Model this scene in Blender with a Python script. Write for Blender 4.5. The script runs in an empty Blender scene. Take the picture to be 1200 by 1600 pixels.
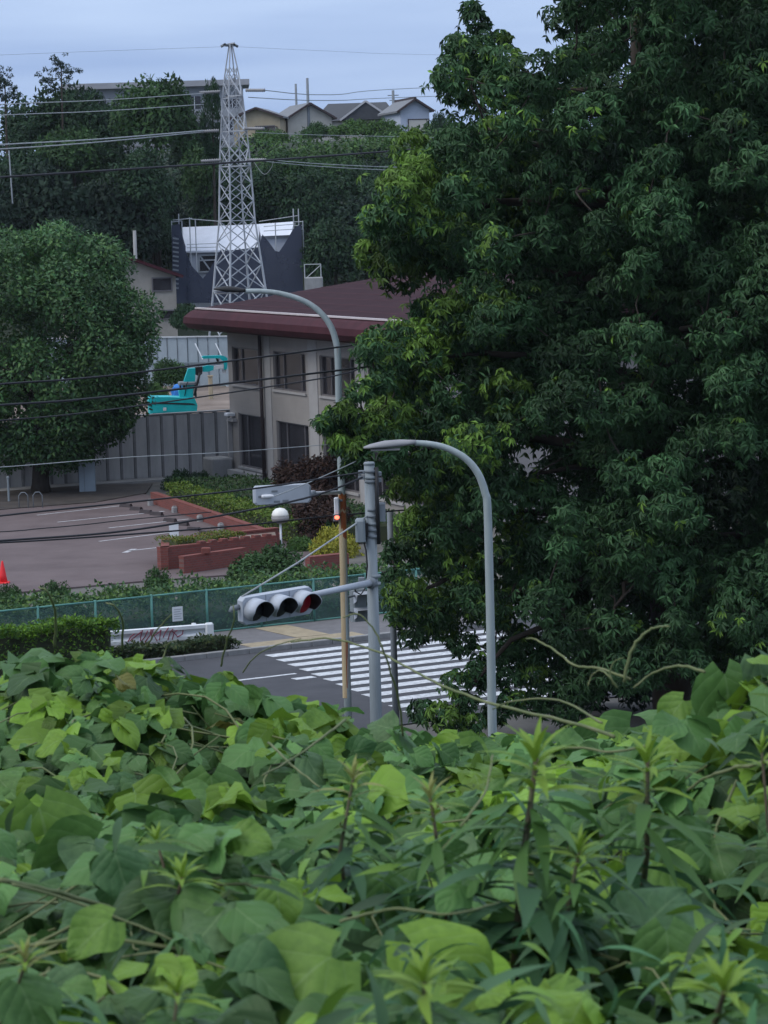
import bpy, math, random
import numpy as np
from mathutils import Vector, Matrix
random.seed(7); rng = np.random.default_rng(11)
R = math.radians
scn = bpy.context.scene; COL = scn.collection

# ------------------------------------------------------------------ camera, sky, sun, exposure
FPX = 4700.0; PITCH = math.atan(473/FPX); ROLL = R(1.8); CAM = Vector((0, 0, 11.0))
fw = Vector((0, math.cos(PITCH), -math.sin(PITCH))); upv = Vector((0, math.sin(PITCH), math.cos(PITCH))); rtv = Vector((1, 0, 0))
cxv = rtv*math.cos(ROLL) - upv*math.sin(ROLL); cyv = upv*math.cos(ROLL) + rtv*math.sin(ROLL)
cd = bpy.data.cameras.new('camera'); cam = bpy.data.objects.new('camera', cd); COL.objects.link(cam)
cam.matrix_world = Matrix((( cxv.x, cyv.x, -fw.x, CAM.x), (cxv.y, cyv.y, -fw.y, CAM.y), (cxv.z, cyv.z, -fw.z, CAM.z), (0, 0, 0, 1)))
cd.sensor_fit = 'VERTICAL'; cd.sensor_height = 36.0; cd.sensor_width = 27.0; cd.lens = FPX/1600*36.0
cd.clip_start = 0.1; cd.clip_end = 4000
cd.dof.use_dof = True; cd.dof.focus_distance = 45.0; cd.dof.aperture_fstop = 22.0
scn.camera = cam

SUN_EL, SUN_AZ = R(44), R(248)     # soft light through the cloud, from the left and a little behind the camera
w = bpy.data.worlds.new('World'); scn.world = w; w.use_nodes = True
nt = w.node_tree; nt.nodes.clear()
def wn(t, **k):
    n = nt.nodes.new(t)
    for a, b in k.items(): setattr(n, a, b)
    return n
sky = wn('ShaderNodeTexSky', sky_type='NISHITA', sun_disc=False, sun_elevation=SUN_EL, sun_rotation=SUN_AZ, air_density=1.0, dust_density=1.5, ozone_density=4.0)
tc = wn('ShaderNodeTexCoord'); sep = wn('ShaderNodeSeparateXYZ'); nt.links.new(tc.outputs['Generated'], sep.inputs[0])
# overcast layer: a cloud deck, brighter overhead than at the horizon (CIE overcast sky), softly mottled all round
mr = wn('ShaderNodeMapRange'); mr.inputs['From Min'].default_value = 0; mr.inputs['From Max'].default_value = 1
mr.inputs['To Min'].default_value = 1.0; mr.inputs['To Max'].default_value = 2.6; nt.links.new(sep.outputs['Z'], mr.inputs['Value'])
mp = wn('ShaderNodeMapping'); mp.inputs['Scale'].default_value = (3, 3, 30); nt.links.new(tc.outputs['Generated'], mp.inputs[0])
nz = wn('ShaderNodeTexNoise'); nz.inputs['Scale'].default_value = 1.6; nz.inputs['Detail'].default_value = 4; nt.links.new(mp.outputs[0], nz.inputs[0])
cr = wn('ShaderNodeValToRGB'); nt.links.new(nz.outputs['Fac'], cr.inputs[0])
cr.color_ramp.elements[0].position = .3; cr.color_ramp.elements[0].color = (2.75, 4.0, 6.9, 1)
cr.color_ramp.elements[1].position = .7; cr.color_ramp.elements[1].color = (4.5, 5.9, 8.6, 1)
gz = wn('ShaderNodeMix', data_type='RGBA'); pw = wn('ShaderNodeMath', operation='POWER', use_clamp=True); pw.inputs[1].default_value = .8; nt.links.new(sep.outputs['Z'], pw.inputs[0])
nt.links.new(pw.outputs[0], gz.inputs['Factor']); nt.links.new(cr.outputs[0], gz.inputs[6]); gz.inputs[7].default_value = (4.9, 5.4, 6.2, 1)
mu = wn('ShaderNodeVectorMath', operation='SCALE'); nt.links.new(gz.outputs[2], mu.inputs[0]); nt.links.new(mr.outputs[0], mu.inputs['Scale'])
mx = wn('ShaderNodeMix', data_type='RGBA'); mx.inputs['Factor'].default_value = .9
nt.links.new(sky.outputs[0], mx.inputs[6]); nt.links.new(mu.outputs[0], mx.inputs[7])
bg = wn('ShaderNodeBackground'); bg.inputs['Strength'].default_value = .1; nt.links.new(mx.outputs[2], bg.inputs[0])
ow = wn('ShaderNodeOutputWorld'); nt.links.new(bg.outputs[0], ow.inputs[0])
ld = bpy.data.lights.new('sun', 'SUN'); ld.energy = 1.5; ld.angle = R(40); ld.color = (1, .95, .86)
sun = bpy.data.objects.new('sun', ld); COL.objects.link(sun)
sd = Vector((math.sin(SUN_AZ)*math.cos(SUN_EL), math.cos(SUN_AZ)*math.cos(SUN_EL), math.sin(SUN_EL)))
sun.rotation_euler = sd.to_track_quat('Z', 'Y').to_euler(); sun.location = (0, 0, 60)
vs = scn.view_settings; vs.view_transform = 'Standard'; vs.look = 'None'; vs.exposure = 0.12; vs.gamma = 1.0; vs.use_curve_mapping = False
scn.cycles.max_bounces = 6; scn.cycles.transparent_max_bounces = 12; scn.cycles.use_denoising = True

# ------------------------------------------------------------------ helpers
def ray(x, y): return fw + cxv*((x-600)/FPX) + cyv*((800-y)/FPX)
def P(x, y, d):                      # point seen at photo pixel (x, y), d metres away
    v = ray(x, y); return CAM + v*(d/v.y)
def G(x, y, z=0.0):                  # point seen at photo pixel (x, y) at height z
    v = ray(x, y); return CAM + v*((z-CAM.z)/v.z)
def pixels(A):                       # world points (N,3) -> pixels
    v = np.asarray(A) - np.array(CAM); k = v @ np.array(fw)
    return 600 + FPX*(v @ np.array(cxv))/k, 800 - FPX*(v @ np.array(cyv))/k

class Frame:
    def __init__(s, o, ang=0.0):
        s.o = Vector(o) if len(o) == 3 else Vector((o[0], o[1], 0)); s.x = Vector((math.cos(ang), math.sin(ang), 0)); s.y = Vector((-math.sin(ang), math.cos(ang), 0)); s.ang = ang
    def __call__(s, x, y, z=0.0): return s.o + s.x*x + s.y*y + Vector((0, 0, z))
WORLD = Frame((0, 0, 0))
class MB:
    def __init__(s, F=WORLD): s.v = []; s.f = []; s.F = F
    def add(s, vs_, fs):
        n = len(s.v); s.v += [s.F(*p) for p in vs_]; s.f += [[i+n for i in q] for q in fs]; return s
    def box(s, x0, x1, y0, y1, z0, z1):
        return s.add([(x0,y0,z0),(x1,y0,z0),(x1,y1,z0),(x0,y1,z0),(x0,y0,z1),(x1,y0,z1),(x1,y1,z1),(x0,y1,z1)],
                     [(3,2,1,0),(4,5,6,7),(0,1,5,4),(1,2,6,5),(2,3,7,6),(3,0,4,7)])
    def cbox(s, x0, x1, y0, y1, z0, z1, c):       # box with chamfered vertical and top edges
        c = min(c, (x1-x0)/2.01, (y1-y0)/2.01); ring = lambda a, z: [(x0+a,y0+c,z),(x0+c,y0+a,z),(x1-c,y0+a,z),(x1-a,y0+c,z),(x1-a,y1-c,z),(x1-c,y1-a,z),(x0+c,y1-a,z),(x0+a,y1-c,z)]
        return s.loft([ring(0, z0), ring(0, z1-c), ring(c*.8, z1)])
    def loft(s, rings, cap=True, closed=True):
        n = len(rings[0]); vs_ = [p for r in rings for p in r]; fs = []
        for i in range(len(rings)-1):
            for j in range(n if closed else n-1):
                a = i*n+j; b = i*n+(j+1) % n; fs.append((a, b, b+n, a+n))
        if cap and closed: fs.append(tuple(range(n))[::-1]); fs.append(tuple(range((len(rings)-1)*n, len(rings)*n)))
        return s.add(vs_, fs)
    def tube(s, pts, rad, n=8, cap=True):
        pts = [Vector(p) for p in pts]; rad = rad if isinstance(rad, (list, tuple)) else [rad]*len(pts)
        rings = []; last = None
        for i, p in enumerate(pts):
            t = (pts[min(i+1, len(pts)-1)] - pts[max(i-1, 0)]).normalized()
            a = Vector((0, 0, 1)) if abs(t.z) < .95 else Vector((1, 0, 0))
            if last is not None: a = last
            u = (a - t*a.dot(t)).normalized(); v = t.cross(u); last = u
            rings.append([tuple(p + (u*math.cos(2*math.pi*k/n) + v*math.sin(2*math.pi*k/n))*rad[i]) for k in range(n)])
        return s.loft(rings, cap)
    def lathe(s, prof, c=(0,0,0), n=16):
        return s.loft([[(c[0]+r*math.cos(2*math.pi*k/n), c[1]+r*math.sin(2*math.pi*k/n), c[2]+z) for k in range(n)] for r, z in prof])
    def prism(s, poly, y0, y1):                   # polygon in local x,z pushed along y
        n = len(poly); vs_ = [(x, y0, z) for x, z in poly] + [(x, y1, z) for x, z in poly]
        return s.add(vs_, [tuple(range(n)), tuple(range(2*n-1, n-1, -1))] + [(i, n+i, n+(i+1) % n, (i+1) % n) for i in range(n)])
    def flat(s, poly, z0, z1):                    # polygon in local x,y pushed up
        n = len(poly); vs_ = [(x, y, z0) for x, y in poly] + [(x, y, z1) for x, y in poly]
        return s.add(vs_, [tuple(range(n))[::-1], tuple(range(n, 2*n))] + [(i, (i+1) % n, n+(i+1) % n, n+i) for i in range(n)])
def setp(o, label=None, cat=None, group=None, kind=None):
    if label: o['label'] = label
    if cat: o['category'] = cat
    if group: o['group'] = group
    if kind: o['kind'] = kind
    return o
ORG = {}
def thing(name, label, cat, loc=(0,0,0), group=None, kind=None):
    o = bpy.data.objects.new(name, None); COL.objects.link(o); o.location = loc; o.empty_display_size = .2
    ORG[o.name] = Vector(loc); return setp(o, label, cat, group, kind)
def obj(name, mb, mat, parent=None, smooth=False, org=None):
    o_ = ORG[parent.name] if parent is not None else Vector(org if org is not None else (0,0,0))
    me = bpy.data.meshes.new(name); me.from_pydata([tuple(p - o_) for p in mb.v], [], mb.f); me.materials.append(mat)
    if smooth: me.polygons.foreach_set('use_smooth', [True]*len(me.polygons))
    ob = bpy.data.objects.new(name, me); COL.objects.link(ob); ORG[ob.name] = o_
    if parent is not None: ob.parent = parent
    else: ob.location = o_
    return ob
_unit = {}
def beam(name, a, b, wd, mat, parent, round_=False):       # straight member, mesh data shared by all alike
    key = (mat.name, round_)
    if key not in _unit:
        mb = MB()
        if round_: mb.loft([[(.5*math.cos(k*math.pi/3), .5*math.sin(k*math.pi/3), z) for k in range(6)] for z in (0, 1)])
        else: mb.box(-.5, .5, -.5, .5, 0, 1)
        me = bpy.data.meshes.new('member'); me.from_pydata([tuple(p) for p in mb.v], [], mb.f); me.materials.append(mat); _unit[key] = me
    a, b = Vector(a), Vector(b); ob = bpy.data.objects.new(name, _unit[key]); COL.objects.link(ob)
    q = (b-a).to_track_quat('Z', 'Y'); ob.parent = parent
    ob.matrix_basis = Matrix.Translation(a - ORG[parent.name]) @ q.to_matrix().to_4x4() @ Matrix.Diagonal((wd, wd, (b-a).length, 1))
    ORG[ob.name] = ORG[parent.name]; return ob

def mat(name, col, rough=.7, var=.18, scale=3.0, metal=0.0, bump=0.0, spec=.3, col2=None, detail=6.0, stretch=None, emit=None, estr=0.0):
    m = bpy.data.materials.new(name); m.use_nodes = True; t = m.node_tree; b = t.nodes['Principled BSDF']
    b.inputs['Roughness'].default_value = rough; b.inputs['Metallic'].default_value = metal; b.inputs['Specular IOR Level'].default_value = spec
    tcn = t.nodes.new('ShaderNodeTexCoord'); mpn = t.nodes.new('ShaderNodeMapping'); t.links.new(tcn.outputs['Object'], mpn.inputs[0])
    if stretch: mpn.inputs['Scale'].default_value = stretch
    n = t.nodes.new('ShaderNodeTexNoise'); n.inputs['Scale'].default_value = scale; n.inputs['Detail'].default_value = detail; n.inputs['Roughness'].default_value = .65
    t.links.new(mpn.outputs[0], n.inputs[0]); r = t.nodes.new('ShaderNodeValToRGB'); t.links.new(n.outputs['Fac'], r.inputs[0])
    c2 = col2 if col2 else tuple(min(1, c*(1+var)) for c in col); c1 = col if col2 else tuple(c*(1-var) for c in col)
    r.color_ramp.elements[0].position = .32; r.color_ramp.elements[0].color = (*c1, 1); r.color_ramp.elements[1].position = .68; r.color_ramp.elements[1].color = (*c2, 1)
    t.links.new(r.outputs[0], b.inputs['Base Color'])
    if bump:
        bn = t.nodes.new('ShaderNodeBump'); bn.inputs['Strength'].default_value = bump; bn.inputs['Distance'].default_value = .03
        t.links.new(n.outputs['Fac'], bn.inputs['Height']); t.links.new(bn.outputs[0], b.inputs['Normal'])
    if emit: b.inputs['Emission Color'].default_value = (*emit, 1); b.inputs['Emission Strength'].default_value = estr
    return m
def leafmat(name, rough=.5, trans=.25, veins=False, spec=.25):
    m = bpy.data.materials.new(name); m.use_nodes = True; t = m.node_tree; b = t.nodes['Principled BSDF']; out = t.nodes['Material Output']
    b.inputs['Roughness'].default_value = rough; b.inputs['Specular IOR Level'].default_value = spec
    a = t.nodes.new('ShaderNodeAttribute'); a.attribute_name = 'col'; csock = a.outputs['Color']
    if veins:
        g = t.nodes.new('ShaderNodeAttribute'); g.attribute_name = 'luv'; s_ = t.nodes.new('ShaderNodeSeparateXYZ'); t.links.new(g.outputs['Vector'], s_.inputs[0])
        def mth(op, x, y=None):
            k = t.nodes.new('ShaderNodeMath'); k.operation = op
            for i, q in enumerate((x, y)):
                if q is None: continue
                if isinstance(q, (int, float)): k.inputs[i].default_value = q
                else: t.links.new(q, k.inputs[i])
            return k.outputs[0]
        au = mth('ABSOLUTE', s_.outputs['X']); mid = mth('LESS_THAN', au, .035)
        ph = mth('FRACT', mth('MULTIPLY', mth('SUBTRACT', s_.outputs['Y'], mth('MULTIPLY', au, .5)), 4.0))
        lat = mth('MULTIPLY', mth('LESS_THAN', ph, .06), .6); vv = mth('MAXIMUM', mid, lat)
        tcn = t.nodes.new('ShaderNodeTexCoord'); n = t.nodes.new('ShaderNodeTexNoise'); n.inputs['Scale'].default_value = 9; n.inputs['Detail'].default_value = 7
        t.links.new(tcn.outputs['Object'], n.inputs[0])
        h = t.nodes.new('ShaderNodeMix'); h.data_type = 'RGBA'; h.blend_type = 'MULTIPLY'; h.inputs['Factor'].default_value = .4
        rr = t.nodes.new('ShaderNodeValToRGB'); rr.color_ramp.elements[0].position = .3; rr.color_ramp.elements[0].color = (.42, .5, .42, 1); rr.color_ramp.elements[1].position = .7; rr.color_ramp.elements[1].color = (1.3, 1.2, 1.2, 1)
        t.links.new(n.outputs['Fac'], rr.inputs[0]); t.links.new(csock, h.inputs[6]); t.links.new(rr.outputs[0], h.inputs[7])
        mxv = t.nodes.new('ShaderNodeMix'); mxv.data_type = 'RGBA'; t.links.new(mth('MULTIPLY', vv, .22), mxv.inputs['Factor'])
        t.links.new(h.outputs[2], mxv.inputs[6]); mxv.inputs[7].default_value = (.24, .34, .16, 1); csock = mxv.outputs[2]
        bn = t.nodes.new('ShaderNodeBump'); bn.inputs['Strength'].default_value = .3; bn.inputs['Distance'].default_value = .004
        t.links.new(mth('ADD', mth('MULTIPLY', mth('SINE', mth('MULTIPLY', ph, 3.1416)), .8), mth('SUBTRACT', mth('MULTIPLY', n.outputs['Fac'], .8), mth('MULTIPLY', mid, .6))), bn.inputs['Height']); t.links.new(bn.outputs[0], b.inputs['Normal'])
    t.links.new(csock, b.inputs['Base Color'])
    tr = t.nodes.new('ShaderNodeBsdfTranslucent'); t.links.new(csock, tr.inputs[0]); mxs = t.nodes.new('ShaderNodeMixShader'); mxs.inputs[0].default_value = trans
    t.links.new(b.outputs[0], mxs.inputs[1]); t.links.new(tr.outputs[0], mxs.inputs[2]); t.links.new(mxs.outputs[0], out.inputs['Surface'])
    return m

M = {}
M['asphalt'] = mat('asphalt', (.040, .041, .047), .85, .2, .9, bump=.1, col2=(.062, .062, .070), detail=12)
M['carpark'] = mat('carpark', (.088, .064, .064), .85, .16, .5, col2=(.13, .099, .098), detail=12)
M['ground'] = mat('ground', (.10, .095, .085), .9, .3, .7)
M['paving'] = mat('paving', (.13, .125, .13), .85, .15, 4)
M['tan_paving'] = mat('tan_paving', (.28, .23, .155), .85, .2, 5)
M['marking'] = mat('marking', (.30, .31, .33), .7, .1, 7, col2=(.66, .68, .70), detail=10)
M['worn_marking'] = mat('worn_marking', (.30, .29, .30), .8, .2, 5, col2=(.5, .49, .5))
M['concrete'] = mat('concrete', (.25, .25, .25), .9, .2, 1.5, bump=.1, stretch=(1, 1, .5))
M['wall_stain'] = mat('wall_stain', (.32, .32, .325), .9, .2, 1.2, col2=(.50, .495, .495), stretch=(1, 1, .25))
M['rib'] = mat('rib', (.19, .19, .195), .9, .2, 2)
M['soil'] = mat('soil', (.13, .10, .08), .95, .2, .6, bump=.4, col2=(.23, .185, .155))
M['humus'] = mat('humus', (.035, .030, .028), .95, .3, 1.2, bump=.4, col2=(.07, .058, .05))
M['bank'] = mat('bank', (.02, .03, .015), .95, .3, 2, bump=.4, col2=(.045, .05, .022))
M['hill'] = mat('hill', (.015, .024, .014), .95, .3, .5, bump=.4, col2=(.03, .04, .02))
M['steel'] = mat('steel', (.42, .44, .46), .55, .1, 3, metal=.2)
M['tower'] = mat('tower', (.34, .36, .39), .6, .12, 2)
M['pole'] = mat('pole', (.155, .18, .195), .6, .1, 9, col2=(.235, .265, .285), stretch=(1, 1, .12), detail=10)
M['pole_dark'] = mat('pole_dark', (.16, .18, .2), .6, .15, 4)
M['lamp_pole'] = mat('lamp_pole', (.225, .265, .27), .55, .08, 9, col2=(.32, .365, .37), stretch=(1, 1, .12), detail=10)
M['rust'] = mat('rust', (.33, .23, .13), .8, .3, 2.2, col2=(.40, .34, .22), stretch=(4, 4, .5))
M['deep_rust'] = mat('deep_rust', (.20, .045, .02), .9, .3, 5, col2=(.30, .10, .03))
M['lamp_head'] = mat('lamp_head', (.23, .23, .24), .6, .1, 5)
M['black'] = mat('black', (.018, .018, .02), .6, .2, 8)
M['cable'] = mat('cable', (.022, .023, .028), .7, .2, 5)
M['wire_pale'] = mat('wire_pale', (.30, .32, .33), .6, .2, 5)
M['white_metal'] = mat('white_metal', (.62, .64, .68), .45, .08, 4)
M['signal_grey'] = mat('signal_grey', (.36, .39, .44), .5, .06, 4)
M['lens_dark'] = mat('lens_dark', (.02, .022, .028), .25, .2, 30, spec=.5)
M['lens_red'] = mat('lens_red', (.13, .008, .02), .3, .2, 30, emit=(1, .05, .10), estr=.02)
M['lit_red'] = mat('lit_red', (.6, .1, .05), .4, .1, 5, emit=(1, .16, .09), estr=3.0)
M['green_steel'] = mat('green_steel', (.08, .22, .19), .55, .15, 3)
M['white_paint'] = mat('white_paint', (.62, .64, .66), .55, .12, 3)
M['graffiti'] = mat('graffiti', (.20, .03, .055), .6, .3, 6)
M['paper'] = mat('paper', (.62, .64, .66), .8, .05, 8)
M['print'] = mat('print', (.22, .24, .28), .8, .2, 30)
M['red_cone'] = mat('red_cone', (.75, .03, .035), .45, .08, 5)
M['teal'] = mat('teal', (.005, .37, .40), .45, .12, 2, col2=(.01, .47, .50))
M['blue'] = mat('blue', (.03, .18, .55), .6, .2, 6)
M['roof_maroon'] = mat('roof_maroon', (.030, .014, .0175), .95, .2, .8, spec=.08, col2=(.044, .022, .026), detail=10)
M['fascia'] = mat('fascia', (.040, .012, .016), .75, .2, 1.5, spec=.15, col2=(.064, .019, .025))
M['gutter'] = mat('gutter', (.50, .45, .45), .5, .1, 3)
M['pier'] = mat('pier', (.32, .31, .305), .8, .08, 2)
M['soffit'] = mat('soffit', (.11, .09, .09), .8, .1, 2)
M['mullion'] = mat('mullion', (.13, .12, .125), .5, .1, 3)
M['pipe'] = mat('pipe', (.035, .026, .028), .6, .1, 3)
M['glass'] = mat('glass', (.02, .02, .025), .12, .5, .5, spec=.5, col2=(.045, .042, .05))
M['curtain'] = mat('curtain', (.16, .15, .145), .9, .25, 6, stretch=(6, 6, .3))
M['room'] = mat('room', (.10, .09, .085), .9, .4, .7)
M['hoarding'] = mat('hoarding', (.25, .30, .34), .5, .08, 1.5)
M['hoard_rail'] = mat('hoard_rail', (.16, .2, .23), .6, .1, 2)
M['roof_white'] = mat('roof_white', (.62, .64, .70), .6, .05, 2)
M['wrap'] = mat('wrap', (.55, .57, .63), .7, .08, 1)
M['cream'] = mat('cream', (.36, .30, .21), .8, .1, 1)
M['beige'] = mat('beige', (.30, .275, .24), .85, .15, 1)
M['pale_wall'] = mat('pale_wall', (.42, .40, .36), .85, .1, 1)
M['blue_wall'] = mat('blue_wall', (.40, .44, .52), .8, .06, 1)
M['tile_dark'] = mat('tile_dark', (.05, .053, .06), .7, .2, 3, stretch=(1, 6, 1))
M['tile_grey'] = mat('tile_grey', (.15, .155, .165), .7, .15, 3)
M['trim'] = mat('trim', (.05, .035, .035), .7, .1, 3)
M['ridge_cap'] = mat('ridge_cap', (.40, .40, .42), .7, .1, 3)
M['shutter'] = mat('shutter', (.50, .47, .42), .6, .05, 4, stretch=(.3, 1, 8))
M['apartment'] = mat('apartment', (.27, .28, .30), .8, .1, .3)
M['slab'] = mat('slab', (.31, .31, .33), .8, .1, .5)
M['bark'] = mat('bark', (.035, .028, .022), .9, .35, 4, bump=.5, stretch=(1, 1, .25))
M['bark_pale'] = mat('bark_pale', (.10, .09, .08), .9, .3, 3, bump=.4, stretch=(1, 1, .25))
M['vine'] = mat('vine', (.085, .115, .04), .75, .25, 12, col2=(.15, .16, .075))
M['weed_stem'] = mat('weed_stem', (.055, .075, .03), .7, .3, 10, col2=(.11, .06, .045))
M['globe_white'] = mat('globe_white', (.70, .68, .64), .3, .04, 5)
M['globe_grey'] = mat('globe_grey', (.22, .21, .21), .4, .05, 5)
M['leaf'] = leafmat('leaf', .55, .22, spec=.18)
M['leaf_gloss'] = leafmat('leaf_gloss', .5, .2, spec=.18)
M['kudzu'] = leafmat('kudzu', .55, .25, veins=True, spec=.25)
M['weed_leaf'] = leafmat('weed_leaf', .55, .3)

b_ = M['glass'].node_tree.nodes['Principled BSDF']; b_.inputs['Alpha'].default_value = .6; b_.inputs['Roughness'].default_value = .08
def siding(name, col, pitch):        # lapped boards: fine relief too small to pick apart
    m = mat(name, col, .8, .07, .8); t = m.node_tree; b = t.nodes['Principled BSDF']
    tcn = t.nodes.new('ShaderNodeTexCoord'); s_ = t.nodes.new('ShaderNodeSeparateXYZ'); t.links.new(tcn.outputs['Object'], s_.inputs[0])
    k = t.nodes.new('ShaderNodeMath'); k.operation = 'MULTIPLY'; k.inputs[1].default_value = 1/pitch; t.links.new(s_.outputs['Z'], k.inputs[0])
    q = t.nodes.new('ShaderNodeMath'); q.operation = 'FRACT'; t.links.new(k.outputs[0], q.inputs[0])
    bn = t.nodes.new('ShaderNodeBump'); bn.inputs['Strength'].default_value = .8; bn.inputs['Distance'].default_value = .04; t.links.new(q.outputs[0], bn.inputs['Height']); t.links.new(bn.outputs[0], b.inputs['Normal'])
    return m
M['siding'] = siding('siding', (.285, .265, .25), .30)
def brick(name):
    m = bpy.data.materials.new(name); m.use_nodes = True; t = m.node_tree; b = t.nodes['Principled BSDF']; b.inputs['Roughness'].default_value = .85
    tcn = t.nodes.new('ShaderNodeTexCoord'); s_ = t.nodes.new('ShaderNodeSeparateXYZ'); t.links.new(tcn.outputs['Object'], s_.inputs[0])
    ad = t.nodes.new('ShaderNodeMath'); ad.operation = 'ADD'; t.links.new(s_.outputs['X'], ad.inputs[0]); t.links.new(s_.outputs['Y'], ad.inputs[1])
    cb = t.nodes.new('ShaderNodeCombineXYZ'); t.links.new(ad.outputs[0], cb.inputs[0]); t.links.new(s_.outputs['Z'], cb.inputs[1])
    br = t.nodes.new('ShaderNodeTexBrick'); br.inputs['Scale'].default_value = 1; br.inputs['Brick Width'].default_value = .22; br.inputs['Row Height'].default_value = .075; br.inputs['Mortar Size'].default_value = .008
    br.inputs['Color1'].default_value = (.19, .042, .032, 1); br.inputs['Color2'].default_value = (.13, .032, .025, 1); br.inputs['Mortar'].default_value = (.12, .07, .06, 1)
    t.links.new(cb.outputs[0], br.inputs['Vector']); t.links.new(br.outputs['Color'], b.inputs['Base Color']); return m
M['brick'] = brick('brick'); M['coping'] = mat('coping', (.16, .05, .04), .85, .15, 3)
def net(name, col, alpha, sc):
    m = bpy.data.materials.new(name); m.use_nodes = True; t = m.node_tree; b = t.nodes['Principled BSDF']; b.inputs['Base Color'].default_value = (*col, 1); b.inputs['Roughness'].default_value = .7
    tcn = t.nodes.new('ShaderNodeTexCoord'); n = t.nodes.new('ShaderNodeTexNoise'); n.inputs['Scale'].default_value = sc; n.inputs['Detail'].default_value = 5; t.links.new(tcn.outputs['Object'], n.inputs[0])
    r = t.nodes.new('ShaderNodeMapRange'); r.inputs['From Min'].default_value = .3; r.inputs['From Max'].default_value = .7; r.inputs['To Min'].default_value = alpha-.1; r.inputs['To Max'].default_value = alpha+.1
    t.links.new(n.outputs['Fac'], r.inputs['Value']); t.links.new(r.outputs[0], b.inputs['Alpha']); return m
M['fence_net'] = net('fence_net', (.10, .20, .18), .22, 2.0)
M['scaffold_net'] = net('scaffold_net', (.026, .034, .062), .86, .6)

# leaf instancing: one mesh out of N transformed copies of a small template
def norm(a): return a/np.maximum(np.linalg.norm(a, axis=-1, keepdims=True), 1e-9)
def basis(tip, nor):                 # columns: width, tip, normal
    tip = norm(tip); wv = norm(np.cross(tip, nor)); nn = np.cross(wv, tip); return np.stack([wv, tip, nn], axis=2)
def leafmesh(name, tv, tf, pos, B, sc, col, material, luv=None, smooth=True, org=(0,0,0)):
    tv = np.asarray(tv, float); N, V = len(pos), len(tv); sc = np.asarray(sc, float)
    sc = sc[:, None]*np.ones(3) if sc.ndim == 1 else sc
    loc = tv[None]*sc[:, None, :]
    vv = np.einsum('nij,nvj->nvi', B, loc) + (np.asarray(pos) - np.asarray(org))[:, None, :]
    loops = np.concatenate([np.asarray(f) for f in tf]); tot = np.array([len(f) for f in tf])
    L = (loops[None] + (np.arange(N)*V)[:, None]).ravel(); T = np.tile(tot, N); S = np.concatenate([[0], np.cumsum(T)[:-1]])
    me = bpy.data.meshes.new(name); me.vertices.add(N*V); me.loops.add(len(L)); me.polygons.add(len(T))
    me.vertices.foreach_set('co', vv.astype(np.float32).ravel()); me.loops.foreach_set('vertex_index', L.astype(np.int32)); me.polygons.foreach_set('loop_start', S.astype(np.int32))
    if smooth: me.polygons.foreach_set('use_smooth', np.ones(len(T), bool))
    ca = me.color_attributes.new('col', 'FLOAT_COLOR', 'POINT'); c4 = np.ones((N, V, 4), np.float32); c4[..., :3] = np.asarray(col)[:, None, :]; ca.data.foreach_set('color', c4.ravel())
    if luv is not None:
        la = me.attributes.new('luv', 'FLOAT_VECTOR', 'POINT'); l3 = np.zeros((N, V, 3), np.float32); l3[..., :2] = np.asarray(luv)[None]; la.data.foreach_set('vector', l3.ravel())
    me.materials.append(material); me.update(calc_edges=True); return me
def link(name, me, parent=None, loc=None):
    ob = bpy.data.objects.new(name, me); COL.objects.link(ob)
    if parent is not None: ob.parent = parent; ORG[ob.name] = ORG.get(parent.name, Vector())
    if loc is not None: ob.location = loc
    return ob
CARD_V = [(-.5, .05, 0), (.5, .05, 0), (.32, .62, .05), (0, 1, -.05), (-.32, .62, .05), (0, 0, 0)]
CARD_F = [(5, 1, 2, 3), (5, 3, 4, 0)]
LANCE_V = [(0, 0, 0), (.55, .42, .10), (0, 1, -.16), (-.55, .42, .10)]
LANCE_F = [(0, 1, 2), (0, 2, 3)]
def rdir(n): return norm(rng.normal(size=(n, 3)))
def colours(n, base, var=.25, alt=None, frac=0.0):
    c = np.tile(np.array(base), (n, 1))*(1 + var*rng.uniform(-1, 1, (n, 1)))*(1 + .08*rng.normal(size=(n, 3)))
    if alt is not None:
        k = rng.random(n) < frac; c[k] = np.array(alt)*(1 + var*rng.uniform(-1, 1, (k.sum(), 1)))
    return np.clip(c, .003, .9)
def lump(n, c, r, shell=.45):        # points through an ellipsoid, denser towards its skin; returns points and outward directions
    d = rdir(n); q = (shell + (1-shell)*rng.random(n))**.6
    return np.asarray(c) + d*q[:, None]*np.asarray(r), d
def foliage(name, lobes, per, size, base, material, alt=None, frac=.15, droop=.3, org=(0,0,0), aspect=.55, var=.3, nr=.55):
    ps, ds, cs = [], [], []
    for c, r in lobes:
        rr = np.asarray(r, float); n = max(8, int(per*(rr[0]*rr[1]+rr[0]*rr[2]+rr[1]*rr[2])/3)); p, d = lump(n, c, rr); ps.append(p); ds.append(d)
        cs.append(colours(n, base, var, alt, frac)*(1 + .18*rng.normal()))
    p, d, c = np.concatenate(ps), np.concatenate(ds), np.clip(np.concatenate(cs), .003, .9)
    n = len(p); nor = norm(d + rdir(n)*nr + np.array([0, 0, .4])); tip = norm(rdir(n) + d*.6 - np.array([0, 0, droop]))
    sz = size*(.7 + .6*rng.random(n)); return leafmesh(name, CARD_V, CARD_F, p, basis(tip, nor), np.stack([sz*aspect, sz, sz], 1), c, material, org=org, smooth=False)

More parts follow.
